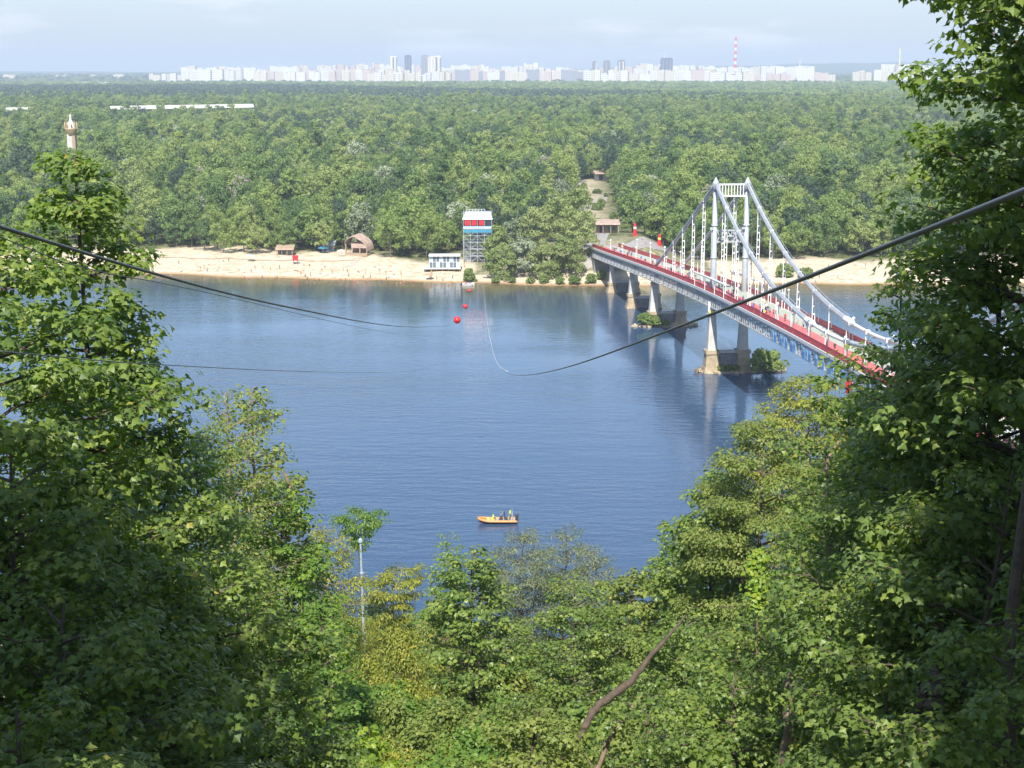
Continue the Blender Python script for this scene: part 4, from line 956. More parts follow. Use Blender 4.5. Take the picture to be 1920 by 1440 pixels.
mb = MB(); mb.box((0, 0, 2.2), (1.9, 1.6, 1.4)); mb.build('cabin', [M['red_bright']], o); mb = MB(); mb.hexa([(-1.2, -1, 2.92), (1.2, -1, 2.92), (1.2, 1, 2.92), (-1.2, 1, 2.92), (-.9, -.3, 3.4), (.9, -.3, 3.4), (.9, .3, 3.4), (-.9, .3, 3.4)]); mb.build('roof', [M['red']], o)
# slatted gangway down to the water
a, b_ = atz(648, 510, .4), atz(672, 495, 1.6); o = empty('gangway', a); tag(o, 'dark blue slatted gangway leading down the sand to the water', 'gangway'); d_ = b_ - a; d_.z += .8
for k in range(14): mb = MB(); c = d_ * (k / 13); mb.box((c.x, c.y, c.z + .35), (1.6, .6, .08), rz=math.atan2(d_.y, d_.x)); mb.build('plank', [M['pole_blue']], o)
for e in (-.8, .8): mb = MB(); q = Vector((-d_.y, d_.x, 0)).normalized() * e; mb.bar(q + Vector((0, 0, 1.2)), d_ + q + Vector((0, 0, 1.2)), .08); mb.bar(q + Vector((0, 0, .25)), d_ + q + Vector((0, 0, .25)), .12); mb.build('rail', [M['blue']], o)
# ------------------------------------------------------------------ trees on the near hillside
LEAFT = {
 'maple': (np.array([(0, 0), (.31, .44), (0, 1.0), (-.31, .44), (.05, .06), (.62, .30), (.30, .60), (-.05, .06), (-.62, .30), (-.30, .60)]), [(0, 1, 2), (0, 2, 3), (4, 5, 6), (7, 9, 8)]),
 'lobe': (np.array([(0, 0), (.36, .12), (.44, .52), (0, 1.0), (-.44, .52), (-.36, .12)]), [(0, 1, 2), (0, 2, 3), (0, 3, 4), (0, 4, 5)]),
 'oval': (np.array([(0, 0), (.26, .45), (0, 1.0), (-.26, .45)]), [(0, 1, 2), (0, 2, 3)]),
 'long': (np.array([(0, 0), (.15, .4), (0, 1.0), (-.15, .4)]), [(0, 1, 2), (0, 2, 3)]),
}
def leaves_mesh(name, P, Nn, T, size, shape, matl, tint):
    """P positions, Nn leaf normals, T tip directions, per leaf"""
    L2, tri = LEAFT[shape]; k = len(L2); n = len(P)
    T = T - Nn * np.sum(T * Nn, 1)[:, None]; T /= np.linalg.norm(T, axis=1)[:, None] + 1e-9; S = np.cross(T, Nn)
    x = L2[:, 0][None, :, None]; y = L2[:, 1][None, :, None]; sz = size[:, None, None]
    V = P[:, None, :] + sz * (x * S[:, None, :] + y * T[:, None, :] - (0.35 * np.abs(x) + 0.18 * y * y) * Nn[:, None, :])
    f = (np.array(tri)[None] + (np.arange(n) * k)[:, None, None]).reshape(-1, 3)
    return np_mesh(name, V.reshape(-1, 3), f, [matl], attr=np.repeat(tint, k))
def unit(v): return v / (np.linalg.norm(v, axis=-1, keepdims=True) + 1e-9)

LM = {}
LM['maple'] = leaf_mat('maple_leaf', [(0, (0.062, 0.115, 0.032)), (.45, (0.140, 0.205, 0.044)), (.88, (0.235, 0.285, 0.058)), (.96, (0.24, 0.27, 0.05)), (1, (0.30, 0.27, 0.05))], (1.5, 1.75, .5), tw=.42, rough=.42)
LM['fresh'] = leaf_mat('fresh_leaf', [(0, (0.065, 0.135, 0.026)), (.5, (0.13, 0.225, 0.034)), (.9, (0.20, 0.29, 0.045)), (1, (0.30, 0.34, 0.04))], (1.4, 1.5, .45), tw=.45, rough=.45)
LM['olive'] = leaf_mat('olive_leaf', [(0, (0.095, 0.140, 0.034)), (.5, (0.180, 0.230, 0.050)), (.88, (0.26, 0.29, 0.068)), (1, (0.29, 0.26, 0.08))], (1.4, 1.45, .6), tw=.42, rough=.5)
LM['grey'] = leaf_mat('grey_green_leaf', [(0, (0.10, 0.13, 0.065)), (.5, (0.16, 0.19, 0.095)), (1, (0.24, 0.26, 0.14))], (1.2, 1.3, .7), tw=.35, rough=.5)
LM['yellow'] = leaf_mat('yellowing_leaf', [(0, (0.11, 0.16, 0.028)), (.4, (0.21, 0.25, 0.034)), (.75, (0.31, 0.30, 0.04)), (1, (0.36, 0.28, 0.06))], (1.3, 1.2, .5), tw=.4, rough=.5)
LM['lime'] = leaf_mat('lime_leaf', [(0, (0.14, 0.25, 0.025)), (.5, (0.22, 0.33, 0.035)), (1, (0.33, 0.38, 0.05))], (1.2, 1.2, .4), tw=.5, rough=.45)

PROF = {
 'spire': [(0, .7), (.2, 1), (.5, .95), (.68, .8), (.8, .58), (.9, .42), (1, .14)],
 'round': [(0, .45), (.2, .9), (.45, 1), (.7, .88), (.88, .58), (1, .2)],
 'wide': [(0, .6), (.3, 1), (.6, .95), (.85, .65), (1, .3)],
 'flat': [(0, .2), (.4, .55), (.75, 1), (.92, .9), (1, .45)],
 'cone': [(0, 1), (.3, .85), (.6, .58), (.85, .28), (1, .05)],
 'column': [(0, .6), (.2, 1), (.8, 1), (1, .4)],
}
def grow(base, top, crown_h, rad, prof, seed, dens=1.0, leaf=.15, shape='maple', lm='maple', per=11, spread=.42, trunk_r=.18, bend=.4, nlimb=None, up=.45, droop=.35, bark='bark', flat=.55, sparse=1.0, tilt=.6):
    """skeleton of trunk, limbs and twigs; leaves sit in sprays round the twigs. Returns (trunk MB, leaf arrays)"""
    g = np.random.default_rng(seed); mb = MB()
    base = np.array(base, float); top = np.array(top, float); Ht = top[2] - base[2]
    nk = 9; ts = np.linspace(0, 1, nk); sway = np.cumsum(g.normal(size=(nk, 2)) * bend * .35, 0); sway -= ts[:, None] * sway[-1]
    tr = base + (top - base) * ts[:, None]; tr[:, :2] += sway
    trunk = lambda q: np.array([np.interp(q, ts, tr[:, k]) for k in range(3)])
    mb.tube([tuple(p) for p in tr], [trunk_r * (1 - .93 * t) + .012 for t in ts], 8)
    c0 = max(0.02, 1 - crown_h / Ht); ph, pr_ = zip(*PROF[prof])
    nl = nlimb or int(11 + crown_h * 3.2)
    tips = []; dirs = []
    for i in range(nl):
        q = c0 + (1 - c0) * min(.985, (i + .5) / nl + g.uniform(-.02, .02)); hf = (q - c0) / (1 - c0)
        Rr = rad * np.interp(hf, ph, pr_) * g.uniform(.72, 1.12); az = i * 2.39996 + g.uniform(-.4, .4)
        a = trunk(max(0.02, q - .5 * Rr * up / Ht)); dh = np.array([math.cos(az), math.sin(az), 0])
        pts = [a]; L = Rr
        for k in range(1, 5):
            f = k / 4; pts.append(a + dh * L * f + np.array([0, 0, L * up * (f - droop * f * f * 1.1)]) + g.normal(size=3) * .05 * L * f)
        r0 = trunk_r * .42 * (1 - hf * .7) + .01
        mb.tube([tuple(p) for p in pts], [r0, r0 * .75, r0 * .5, r0 * .3, .008], 5, cap=False)
        P_ = np.array(pts)
        nsub = max(3, int(2 + L * 2.6))
        for j in range(nsub):
            f = .22 + .78 * (j + .5) / nsub; b0 = np.array([np.interp(f, np.linspace(0, 1, 5), P_[:, k]) for k in range(3)])
            sd = 1 if j % 2 else -1; az2 = az + sd * g.uniform(.5, 1.15); L2_ = L * g.uniform(.22, .42) * (1.15 - .5 * f) + .25
            e = b0 + np.array([math.cos(az2), math.sin(az2), g.uniform(-.15, .45)]) * L2_
            mb.tube([tuple(b0), tuple(b0 + (e - b0) * .55 + np.array([0, 0, .04])), tuple(e)], [r0 * .32 + .004, .012, .005], 3, cap=False)
            for f2 in (.45, .75, 1.0): tips.append(b0 + (e - b0) * f2); dirs.append((e - b0) / L2_)
        for f in (.6, .8, 1.0): tips.append(P_[int(f * 4)]); dirs.append(dh)
    tips = np.array(tips); dirs = np.array(dirs)
    # leaf clumps: keep a share of the twig ends so that the crown breaks into tufts with gaps between
    cr = spread
    order = g.permutation(len(tips)); keep_ = []; cell = {}
    md = cr * 1.0 / max(.3, sparse)
    for i in order:
        kx = tuple(np.floor(tips[i] / md).astype(int))
        if kx in cell: continue
        cell[kx] = 1; keep_.append(i)
    tips, dirs = tips[keep_], dirs[keep_]
    n = max(6, int(per * 1.9 * dens * (cr / .42) ** 2 * (.15 / leaf) ** 2)); m = len(tips) * n
    ci = np.repeat(np.arange(len(tips)), n)
    crs = cr * g.uniform(.7, 1.3, len(tips))
    D = unit(g.normal(size=(m, 3)) + np.array([0, 0, .35]))
    off = D * (crs[ci] * g.uniform(.55, 1.12, m))[:, None] * np.array([1.15, 1.15, flat + .15])
    P = tips[ci] + off
    cen = trunk(c0 + .3 * (1 - c0)); outw = P - cen; outw[:, 2] *= .3; outw = unit(outw)
    Nn = unit(D * .7 + np.array([0, 0, .55]) + outw * tilt * .5 + g.normal(size=(m, 3)) * .33)
    T = unit(outw * .7 + D * .5 + np.array([0, 0, -.5]) + g.normal(size=(m, 3)) * .45)
    size = leaf * (1.08 if shape == 'maple' else 1.30) * g.uniform(.45, 1.3, m)
    tint = np.clip(g.uniform(0, .55, len(tips))[ci] + g.uniform(0, .38, m) + (g.uniform(size=m) < .012) * .5, 0, 1)
    return mb, (P, Nn, T, size, shape, lm, tint)
NTREE = [0]; LOG = []
def tree(top, Y, crown_h, rad, prof, label, seed, kind='maple_tree', base_dx=0.0, base_dy=0.0, group=None, cat='tree', zbase=None, single=0, **kw):
    t = at(top[0], top[1], Y) if len(top) == 2 else Vector(top)
    bx, by = t.x + base_dx, t.y + base_dy; bz = (g1(bx, by) if zbase is None else zbase)
    bk = kw.pop('bark', 'bark')
    mb, (P, Nn, T, size, shape, lm, tint) = grow((bx, by, bz - .4), t, crown_h, rad, prof, seed, **kw)
    o = empty(kind, (bx, by, bz)); inv = Matrix.Translation((-bx, -by, -bz))
    tk = mb.build('trunk', [M[bk]], None); tk.data.transform(inv); tk.parent = o
    P = P - np.array([bx, by, bz])
    if single:      # the leaves that show largest hang singly
        toc = np.array([-bx, -by, CAMZ - bz]); dist = np.linalg.norm(P - toc, axis=1); ids = np.argsort(dist)[:single]
        lmesh = leaves_mesh('leaf', np.zeros((1, 3)), np.array([[0, 0, 1.0]]), np.array([[0, 1.0, 0]]), np.array([1.0]), shape, LM[lm], np.array([.5]))
        for i in ids:
            q = link('leaf', lmesh, o); nn = Vector(Nn[i]); tt = Vector(T[i]); tt = (tt - nn * tt.dot(nn)).normalized(); sx_ = tt.cross(nn)
            q.matrix_local = Matrix.Translation(P[i]) @ Matrix((sx_, tt, nn)).transposed().to_4x4() @ Matrix.Scale(float(size[i]), 4)
        kp = np.ones(len(P), bool); kp[ids] = False; P, Nn, T, size, tint = P[kp], Nn[kp], T[kp], size[kp], tint[kp]
    c = link('crown', leaves_mesh('crown', P, Nn, T, size, shape, LM[lm], tint), o); c['kind'] = 'stuff'
    LOG.append((len(P) * len(LEAFT[shape][1]), label)); tag(o, label, cat, group); NTREE[0] += len(P) * len(LEAFT[shape][1])
    return o
FINE = dict(shape='oval', lm='olive', leaf=.12, per=16, spread=.42)
# --- the tall maple at one side and its neighbours
tree((140, 296), 38, 17, 2.7, 'spire', 'tall pointed maple crossed by the lone thin wire', 1, leaf=.18, per=11, trunk_r=.2, dens=1.7, single=120, spread=.42, nlimb=92)
tree((-35, 432), 31, 15, 3.6, 'round', 'dense maple beside the pointed one, its crown under the slack line', 2, leaf=.165, per=11, dens=1.3, spread=.42)
tree((20, 850), 28, 9, 3.2, 'wide', 'shaded maple with drooping foliage below the pointed maple', 3, leaf=.14, per=11)
tree((205, 905), 33, 10, 3.1, 'wide', 'shaded broad maple below the thin wire and pointed maple', 4, leaf=.145, per=11, dens=.9)
tree((365, 815), 46, 15, 2.5, 'round', 'dark rounded tree with fine leaves between maple and paler ash', 5, kind='elm_tree', **dict(FINE, lm='maple', leaf=.12))
tree((120, 1130), 25, 8, 3.2, 'wide', 'low shaded maple above the fern-like fronds', 6, leaf=.13, per=11)
tree((395, 1085), 33, 9, 3.2, 'round', 'shaded lower maple under the fine-leaved dark tree', 7, leaf=.135)
tree((300, 1260), 26, 8, 3.0, 'wide', 'bottom shaded maple of the dark thicket', 8, leaf=.125)
tree((30, 1330), 21, 6, 2.4, 'wide', 'shrubby maple in deep shade at the thicket edge', 9, leaf=.115)
# --- paler ash behind, and the yellowing growth next to it
tree((472, 728), 74, 20, 3.2, 'spire', 'pale green ash tree leaning over the river with bare forked limbs', 10, kind='ash_tree', leaf=.17, per=9, shape='lobe', lm='olive', dens=.9, spread=.5, trunk_r=.26, sparse=.72, bark='bark_pale', up=.7)
tree((425, 735), 68, 14, 2.6, 'round', 'brownish sparse tree between pointed maple and pale ash', 11, kind='ash_tree', leaf=.13, per=9, shape='oval', lm='olive', spread=.5, sparse=.7, bark='bark_pale', up=.7)
tree((530, 910), 70, 14, 2.5, 'round', 'leafy ash under the taller pale one, above yellow bushes', 12, kind='ash_tree', leaf=.15, per=10, shape='lobe', lm='fresh', spread=.45)
tree((606, 990), 112, 9, 2.8, 'round', 'yellowing tree beside the pale blue lamp post', 13, kind='locust_tree', leaf=.18, per=10, shape='oval', lm='yellow', spread=.55, bark='bark_pale', sparse=.8)
tree((600, 1120), 58, 13, 3.0, 'cone', 'bright green layered maple sapling in front of yellow bushes', 14, leaf=.16, per=11, lm='fresh', spread=.38, flat=.35)
tree((560, 1290), 45, 8, 2.4, 'cone', 'lower bright green maple sapling at the thicket foot', 15, leaf=.14, per=10, lm='fresh', flat=.35)
tree((672, 958), 152, 4.2, 2.2, 'flat', 'thin small-crowned tree behind the lamp post top', 16, kind='sapling', leaf=.22, per=9, dens=2.0, shape='oval', lm='fresh', spread=.45, trunk_r=.09)
tree((742, 1066), 132, 6, 3.0, 'flat', 'flat-topped tree with feathery tiers beside the lamp post', 17, kind='ailanthus_tree', leaf=.28, per=9, dens=4.0, shape='long', lm='yellow', spread=.5, flat=.25, sparse=.9, nlimb=22)
# --- the middle of the slope
tree((885, 1036), 92, 11, 3.2, 'round', 'round dark maple in the middle with a thick shaded trunk', 18, leaf=.19, per=11, dens=.95, shape='lobe', lm='maple', spread=.42, trunk_r=.24)
tree((838, 1002), 118, 9, 1.3, 'column', 'thin pale shoot with lime tip above the round maple', 19, kind='sapling', leaf=.2, per=7, shape='oval', lm='lime', spread=.28, trunk_r=.05, sparse=.6)
tree((830, 1120), 120, 6, 2.2, 'round', 'twiggy dry shrub beside the round maple', 20, kind='shrub', cat='shrub', leaf=.13, per=5, shape='oval', lm='yellow', spread=.5, sparse=.6, bark='bark_pale')
tree((985, 996), 126, 11, 4.0, 'round', 'grey-green willow with feathery top by the water', 21, kind='willow_tree', leaf=.20, per=13, shape='long', lm='grey', spread=.6, droop=.6)
tree((1060, 992), 132, 11, 3.6, 'round', 'second grey-green willow, with sparse twigs against the water', 22, kind='willow_tree', leaf=.20, per=12, shape='long', lm='grey', spread=.6, droop=.6, sparse=.8)
tree((1115, 1030), 124, 9, 2.6, 'round', 'small grey-green willow beside the maples', 23, kind='willow_tree', leaf=.2, per=12, shape='long', lm='grey', spread=.6)
tree((1075, 1092), 78, 11, 3.4, 'round', 'bushy maple above the bare leaning trunk', 24, leaf=.17, per=11, shape='maple', lm='maple', spread=.42)
tree((1185, 1075), 86, 10, 3.0, 'round', 'maple with yellowish top between the leaning trunk and the water', 25, leaf=.18, per=11, shape='lobe', lm='olive', spread=.45)
tree((1262, 1008), 96, 13, 3.4, 'spire', 'pointed maple between leaning trunk and large fine-leaved tree', 26, leaf=.19, per=11, shape='lobe', lm='maple', spread=.45)
tree((1290, 1160), 60, 10, 3.2, 'round', 'dense maple around the upper end of the leaning trunk', 27, leaf=.15, per=11)
tree((1330, 1060), 88, 10, 2.8, 'round', 'maple in front of the large fine-leaved tree', 28, leaf=.18, per=11, shape='lobe', lm='maple')
# --- the large trees before the bridge
tree((1430, 792), 76, 18, 4.3, 'round', 'large fine-leaved tree overhanging the river before the bridge', 29, kind='elm_tree', leaf=.15, per=14, shape='oval', lm='olive', spread=.5, dens=1.15, trunk_r=.28)
tree((1345, 888), 80, 12, 2.8, 'round', 'outer bushy tree of the pair overhanging the river', 30, kind='elm_tree', leaf=.17, per=12, shape='lobe', lm='maple', spread=.48)
tree((1520, 704), 108, 14, 4.6, 'round', 'yellow-green poplar right under the bridge edge', 31, kind='poplar_tree', leaf=.20, per=14, shape='oval', lm='yellow', spread=.6, dens=1.0)
tree((1650, 735), 104, 12, 3.6, 'round', 'smaller yellow-green poplar partly behind dark maples', 32, kind='poplar_tree', leaf=.2, per=12, shape='oval', lm='yellow', spread=.6)
tree((1590, 672), 47, 14, 2.5, 'spire', 'dark maple whose tip covers the bridge deck', 33, leaf=.16, per=11, spread=.38, sparse=.85)
tree((1545, 860), 52, 13, 2.3, 'round', 'tree with bare pale forked limbs below the dark maple tip', 34, leaf=.15, per=8, lm='maple', sparse=.55, bark='bark_pale', trunk_r=.19, up=.9, nlimb=26)
# --- the tall dark maple
tree((2020, -330), 33, 30, 3.3, 'column', 'very tall dark maple crossed by the thick cable', 35, leaf=.175, per=11, dens=1.35, trunk_r=.34, single=120, nlimb=104, spread=.52)
tree((1900, 300), 35, 15, 2.6, 'round', 'dense dark maple close behind the tall one', 55, leaf=.175, per=11, dens=1.2, spread=.46)
tree((1690, 520), 42, 15, 1.9, 'spire', 'dark maple bough in front of the far beach, next to the tall maple', 36, leaf=.15, per=11, spread=.36)
tree((1790, 640), 36, 16, 3.6, 'round', 'shaded maple under the tall dark one', 37, leaf=.145, per=11)
tree((1660, 820), 42, 14, 3.1, 'round', 'shaded dark maple below the bridge parapet', 38, leaf=.145, per=11)
tree((1900, 880), 30, 10, 3.2, 'wide', 'shaded maple with small gaps below the tall dark one', 39, leaf=.135, per=11)
tree((1740, 1060), 32, 9, 3.2, 'wide', 'shaded maple over the stout dark stump', 40, leaf=.135, per=11)
tree((1580, 1075), 44, 11, 3.0, 'wide', 'half-lit maple in front of the pale forked limbs', 41, leaf=.145, per=11)
tree((1440, 1120), 52, 11, 3.0, 'round', 'half-lit maple behind the lime vine', 42, leaf=.15, per=11)
tree((1900, 1180), 24, 7, 2.6, 'wide', 'shaded low maple at the dark end of the slope', 43, leaf=.125, per=11)
tree((1660, 1290), 29, 7, 2.6, 'wide', 'low shaded maple near the stout stump', 44, leaf=.125, per=11)
tree((1215, 1300), 47, 6, 1.9, 'round', 'small maple over the middle of the leaning trunk', 50, leaf=.15, per=11, sparse=.8)
tree((1010, 1330), 48, 6, 2.0, 'round', 'bushy maple sapling at the broken end of the leaning trunk', 51, leaf=.15, per=11, lm='olive')
tree((1380, 1260), 42, 8, 2.6, 'wide', 'low maple beside thin dry stems', 45, leaf=.14, per=11)
tree((1975, -150), 26, 2.9, 2.7, 'flat', 'maple with an overhanging bough reaching across the sky', 56, leaf=.17, per=11, dens=1.1, spread=.36, nlimb=26, trunk_r=.2)
# --- unseen trees put in beside the viewpoint to shade the slope
tree((-15.0, 20.0, 78.0), 20, 13, 4.2, 'round', 'unseen leafy maple beside the viewpoint over the shaded thicket', 46, leaf=.36, per=16, shape='lobe', spread=.6)
tree((15.4, 21.0, 91.0), 21, 24, 3.6, 'column', 'unseen lofty maple beside the viewpoint near the tall dark one', 47, leaf=.36, per=16, shape='lobe', spread=.6, nlimb=80)
tree((19.0, 27.0, 90.0), 27, 24, 4.2, 'column', 'unseen lofty maple farther along the viewpoint edge', 48, leaf=.36, per=16, shape='lobe', spread=.6, nlimb=80)
tree((13.0, 13.0, 97.0), 13, 23, 4.3, 'column', 'unseen loftiest maple right beside the viewpoint, shading the tall dark one', 52, leaf=.36, per=11, shape='lobe', spread=.65, nlimb=80)
tree((-10.5, 9.0, 87.5), 9, 10.5, 4.6, 'round', 'unseen maple right beside the viewpoint, shading the thicket below', 53, leaf=.36, per=9, shape='lobe', spread=.65, nlimb=64)
tree((8.6, 11.0, 87.0), 11, 12, 3.0, 'round', 'unseen slimmer maple right beside the viewpoint over the stump', 54, leaf=.36, per=9, shape='lobe', spread=.65, nlimb=50)
# --- low growth that closes the slope
SHL = {'fresh': 'fresh green', 'olive': 'olive green', 'yellow': 'yellowing', 'maple': 'dark green'}
shr = {}
def shrub(px, py, Y, lm, w, label, sd, kind='shrub'):
    t = at(px, py, Y); z = g1(t.x, t.y); hgt = max(1.8, (t.z - z)); asp = int(np.clip(round(hgt / w), 1, 4)); key = (lm, asp)
    if key not in shr:
        g = np.random.default_rng(500 + sd); nc = 26 + 22 * asp; n = 1100 * asp; th = g.uniform(0, 6.28, nc); hz_ = g.uniform(.1, 1, nc) ** .8; rr2 = g.uniform(.15, .9, nc) * np.sqrt(np.clip(1.08 - hz_ ** 2.5, .02, 1)); C = np.stack([np.cos(th) * rr2, np.sin(th) * rr2, hz_ * asp * .93], -1)
        ci = g.integers(0, nc, n); D = unit(g.normal(size=(n, 3)) + np.array([0, 0, .3])); P = C[ci] + D * g.uniform(.12, .26, n)[:, None]; Nn = unit(np.array([0, -.1, .6]) + D * .7 + g.normal(size=(n, 3)) * .35); T = unit(D * np.array([1, 1, 0]) + np.array([0, 0, -.5]) + g.normal(size=(n, 3)) * .5)
        cm = leaves_mesh('crown', P, Nn, T, g.uniform(.06, .11, n), 'lobe' if lm != 'yellow' else 'oval', LM[lm], np.clip(g.uniform(0, .5, nc)[ci] + g.uniform(0, .45, n), 0, 1))
        mb = MB()
        for c in C[:14]: mb.tube([(c[0] * .1, c[1] * .1, -.15), (c[0] * .6, c[1] * .6, c[2] * .6), tuple(c)], [.02, .012, .004], 4)
        shr[key] = (cm, mb.mesh('stem', M['bark']))
    cm, sm = shr[key]; o = empty(kind, (t.x, t.y, z), random.uniform(0, 6.28)); o.scale = (w, w, hgt / asp)
    link('stem', sm, o); c = link('crown', cm, o); c['kind'] = 'stuff'; ws = where_shrub(px, Y); tag(o, '%s bush %s' % (SHL[lm], ws), 'shrub', '%s shrubs %s' % (SHL[lm], ws)); return o
def where_shrub(px, Y):
    if Y > 100: return 'by the water beside the lamp post' if px < 720 else 'by the water below the flat-topped tree'
    lm = [(200, 'in the shaded thicket by the sumac fronds'), (430, 'under the shaded maples'), (560, 'under the lower bright sapling'), (690, 'near the lime sapling'), (820, 'below the round dark maple'), (930, 'under the round dark maple'), (1030, 'below the bushy maple sapling'), (1120, 'by the broken end of the leaning trunk'), (1220, 'by the short pale stick'), (1330, 'under the dense maple at the leaning trunk top'), (1450, 'by the sunlit tan trunk'), (1620, 'near the stout stump')]
    return min(lm, key=lambda q: abs(q[0] - px))[1]
SL = {'yellow': 'yellowing bush on the slope near the lamp post', 'fresh': 'fresh green bush low on the near slope', 'olive': 'olive green bush low on the near slope', 'maple': 'dark green bush low on the shaded slope'}
g = random.Random(77); sd = 0
for (x0, x1, y0, y1, Y0, Y1, lms, n) in ((560, 860, 1125, 1160, 150, 172, ['yellow', 'olive', 'fresh'], 14), (560, 900, 1150, 1185, 128, 145, ['yellow', 'olive'], 13), (600, 830, 1160, 1260, 104, 122, ['yellow'], 12), (640, 820, 1250, 1350, 84, 98, ['yellow', 'olive', 'fresh'], 10), (690, 1130, 1340, 1400, 62, 76, ['yellow', 'fresh', 'yellow', 'olive'], 14), (650, 1250, 1400, 1470, 52, 60, ['fresh', 'yellow', 'olive'], 12),
                                         (930, 1010, 1220, 1300, 86, 96, ['yellow', 'olive'], 4), (1040, 1350, 1300, 1400, 55, 62, ['fresh', 'maple', 'olive'], 9), (480, 700, 1360, 1440, 44, 52, ['maple', 'fresh'], 6), (1300, 1700, 1380, 1460, 36, 44, ['maple'], 8), (0, 480, 1380, 1460, 24, 32, ['maple'], 8), (700, 960, 1290, 1340, 78, 86, ['olive', 'fresh'], 6)):
    for k in range(n):
        lm = g.choice(lms); sd += 1; Y = g.uniform(Y0, Y1); shrub(x0 + (x1 - x0) * (k + g.uniform(.1, .9)) / n, g.uniform(y0, y1), Y, lm, g.uniform(1.9, 3.1) * (.7 if Y < 50 else 1), None, sd)

# --- single things on the slope
def limb(name, pts, rads, label, mtl='bark_pale', cat='trunk'):
    P0 = [at(*p) for p in pts]; gl_ = random.Random(len(label)); P = []; rr3 = []
    for i in range(len(P0) - 1):
        for k in range(5):
            f = k / 5; P.append(P0[i].lerp(P0[i + 1], f) + Vector([gl_.uniform(-.3, .3) * rads[i] for _ in range(3)])); rr3.append((rads[i] * (1 - f) + rads[i + 1] * f) * gl_.uniform(.86, 1.12))
    P.append(P0[-1]); rr3.append(rads[-1]); mb = MB(); mb.tube(P, rr3, 9)
    for k in range(2, len(P) - 2, 4):
        d_ = Vector((gl_.uniform(-1, 1), gl_.uniform(-1, .2), gl_.uniform(-.2, 1))).normalized(); L_ = rr3[k] * gl_.uniform(2.0, 7); mb.tube([P[k], P[k] + d_ * L_ * .6, P[k] + d_ * L_ + Vector((0, 0, .3 * L_))], [rr3[k] * .4, rr3[k] * .25, rr3[k] * .1], 5); o = mb.build(name, [M[mtl]], None, True); tag(o, label, cat); return o
M['bark_mid'] = mat('bark_mid', (.085, .06, .043), .95, var=.55, scale=4, bump=.8)
limb('leaning_trunk', [(1084, 1388, 54), (1098, 1358, 54.3), (1122, 1322, 55), (1185, 1275, 56.4), (1225, 1225, 57.2), (1255, 1190, 57.8), (1285, 1155, 58.6)], [.10, .14, .155, .13, .10, .07, .04], 'stout bare trunk leaning across the slope, broken at its lower end', 'bark_mid')
limb('dry_stem', [(1105, 1480, 47), (1140, 1390, 47.2), (1175, 1340, 47.6), (1205, 1300, 48)], [.09, .08, .06, .03], 'forked dry stem beneath the leaning trunk')
limb('dry_stem', [(1195, 1425, 47), (1215, 1380, 47), (1230, 1352, 47)], [.035, .03, .025], 'short pale stick beneath the leaning trunk')
limb('stump', [(1740, 1500, 27), (1742, 1380, 27), (1752, 1300, 27.2), (1762, 1262, 27.4)], [.22, .21, .2, .19], 'stout dark cut-off trunk in the shaded maples', 'bark')
limb('stump', [(1722, 1380, 27.3), (1728, 1310, 27.3), (1730, 1290, 27.3)], [.12, .12, .11], 'thinner cut-off trunk beside the stout one', 'bark')
limb('bare_tree', [(1470, 1500, 40), (1476, 1380, 40), (1478, 1300, 40.2), (1482, 1260, 40.3)], [.2, .17, .15, .12], 'sunlit tan trunk among the half-lit maples')
limb('bare_tree', [(1525, 1140, 46), (1540, 1095, 46), (1560, 1048, 46), (1548, 985, 46), (1546, 900, 46), (1552, 860, 46.3), (1585, 810, 46.6)], [.16, .15, .14, .10, .085, .06, .03], 'sunlit forked trunk showing through the dark leaves')
limb('bare_branch', [(1560, 1048, 46), (1590, 1005, 46.2), (1598, 965, 46.4), (1588, 930, 46.5)], [.11, .08, .06, .03], 'side limb of the sunlit forked trunk', cat='branch')
limb('ash_limb', [(535, 1010, 71), (545, 965, 71), (552, 940, 71), (540, 905, 71), (530, 880, 71)], [.16, .14, .12, .09, .05], 'bare sunlit limb in the pale ash crown', cat='branch')
# lime vine climbing a stem
p0, p1 = at(1418, 1205, 47), at(1414, 1030, 47); gl = np.random.default_rng(9); n = 420; f = gl.uniform(0, 1, n)
o = empty('climbing_vine', (p0.x, p0.y, p0.z - 4)); tag(o, 'bright lime vine climbing a thin stem on the slope', 'vine')
mb = MB(); mb.tube([(0, 0, -1), (.05, 0, 3), (.0, 0, 5), (p1.x - p0.x, 0, p1.z - p0.z + 4)], [.04, .035, .03, .01], 5); mb.build('stem', [mat('vine_stem', (.13, .09, .05), .9)], o)
zz = 4 + (p1.z - p0.z) * (.35 + .65 * f); wr = .32 * np.sin(np.pi * np.clip(f, .05, .98)) ** .6 + .05
P = np.stack([gl.normal(size=n) * wr * .6, gl.normal(size=n) * wr * .6, zz], -1); Nn = unit(np.stack([P[:, 0] * 2, P[:, 1] * 2 - .5, np.full(n, .8)], -1) + gl.normal(size=(n, 3)) * .3)
c = link('crown', leaves_mesh('crown', P, Nn, unit(gl.normal(size=(n, 3)) + np.array([0, 0, -1])), gl.uniform(.12, .2, n), 'lobe', LM['lime'], gl.uniform(0, 1, n)), o); c['kind'] = 'stuff'
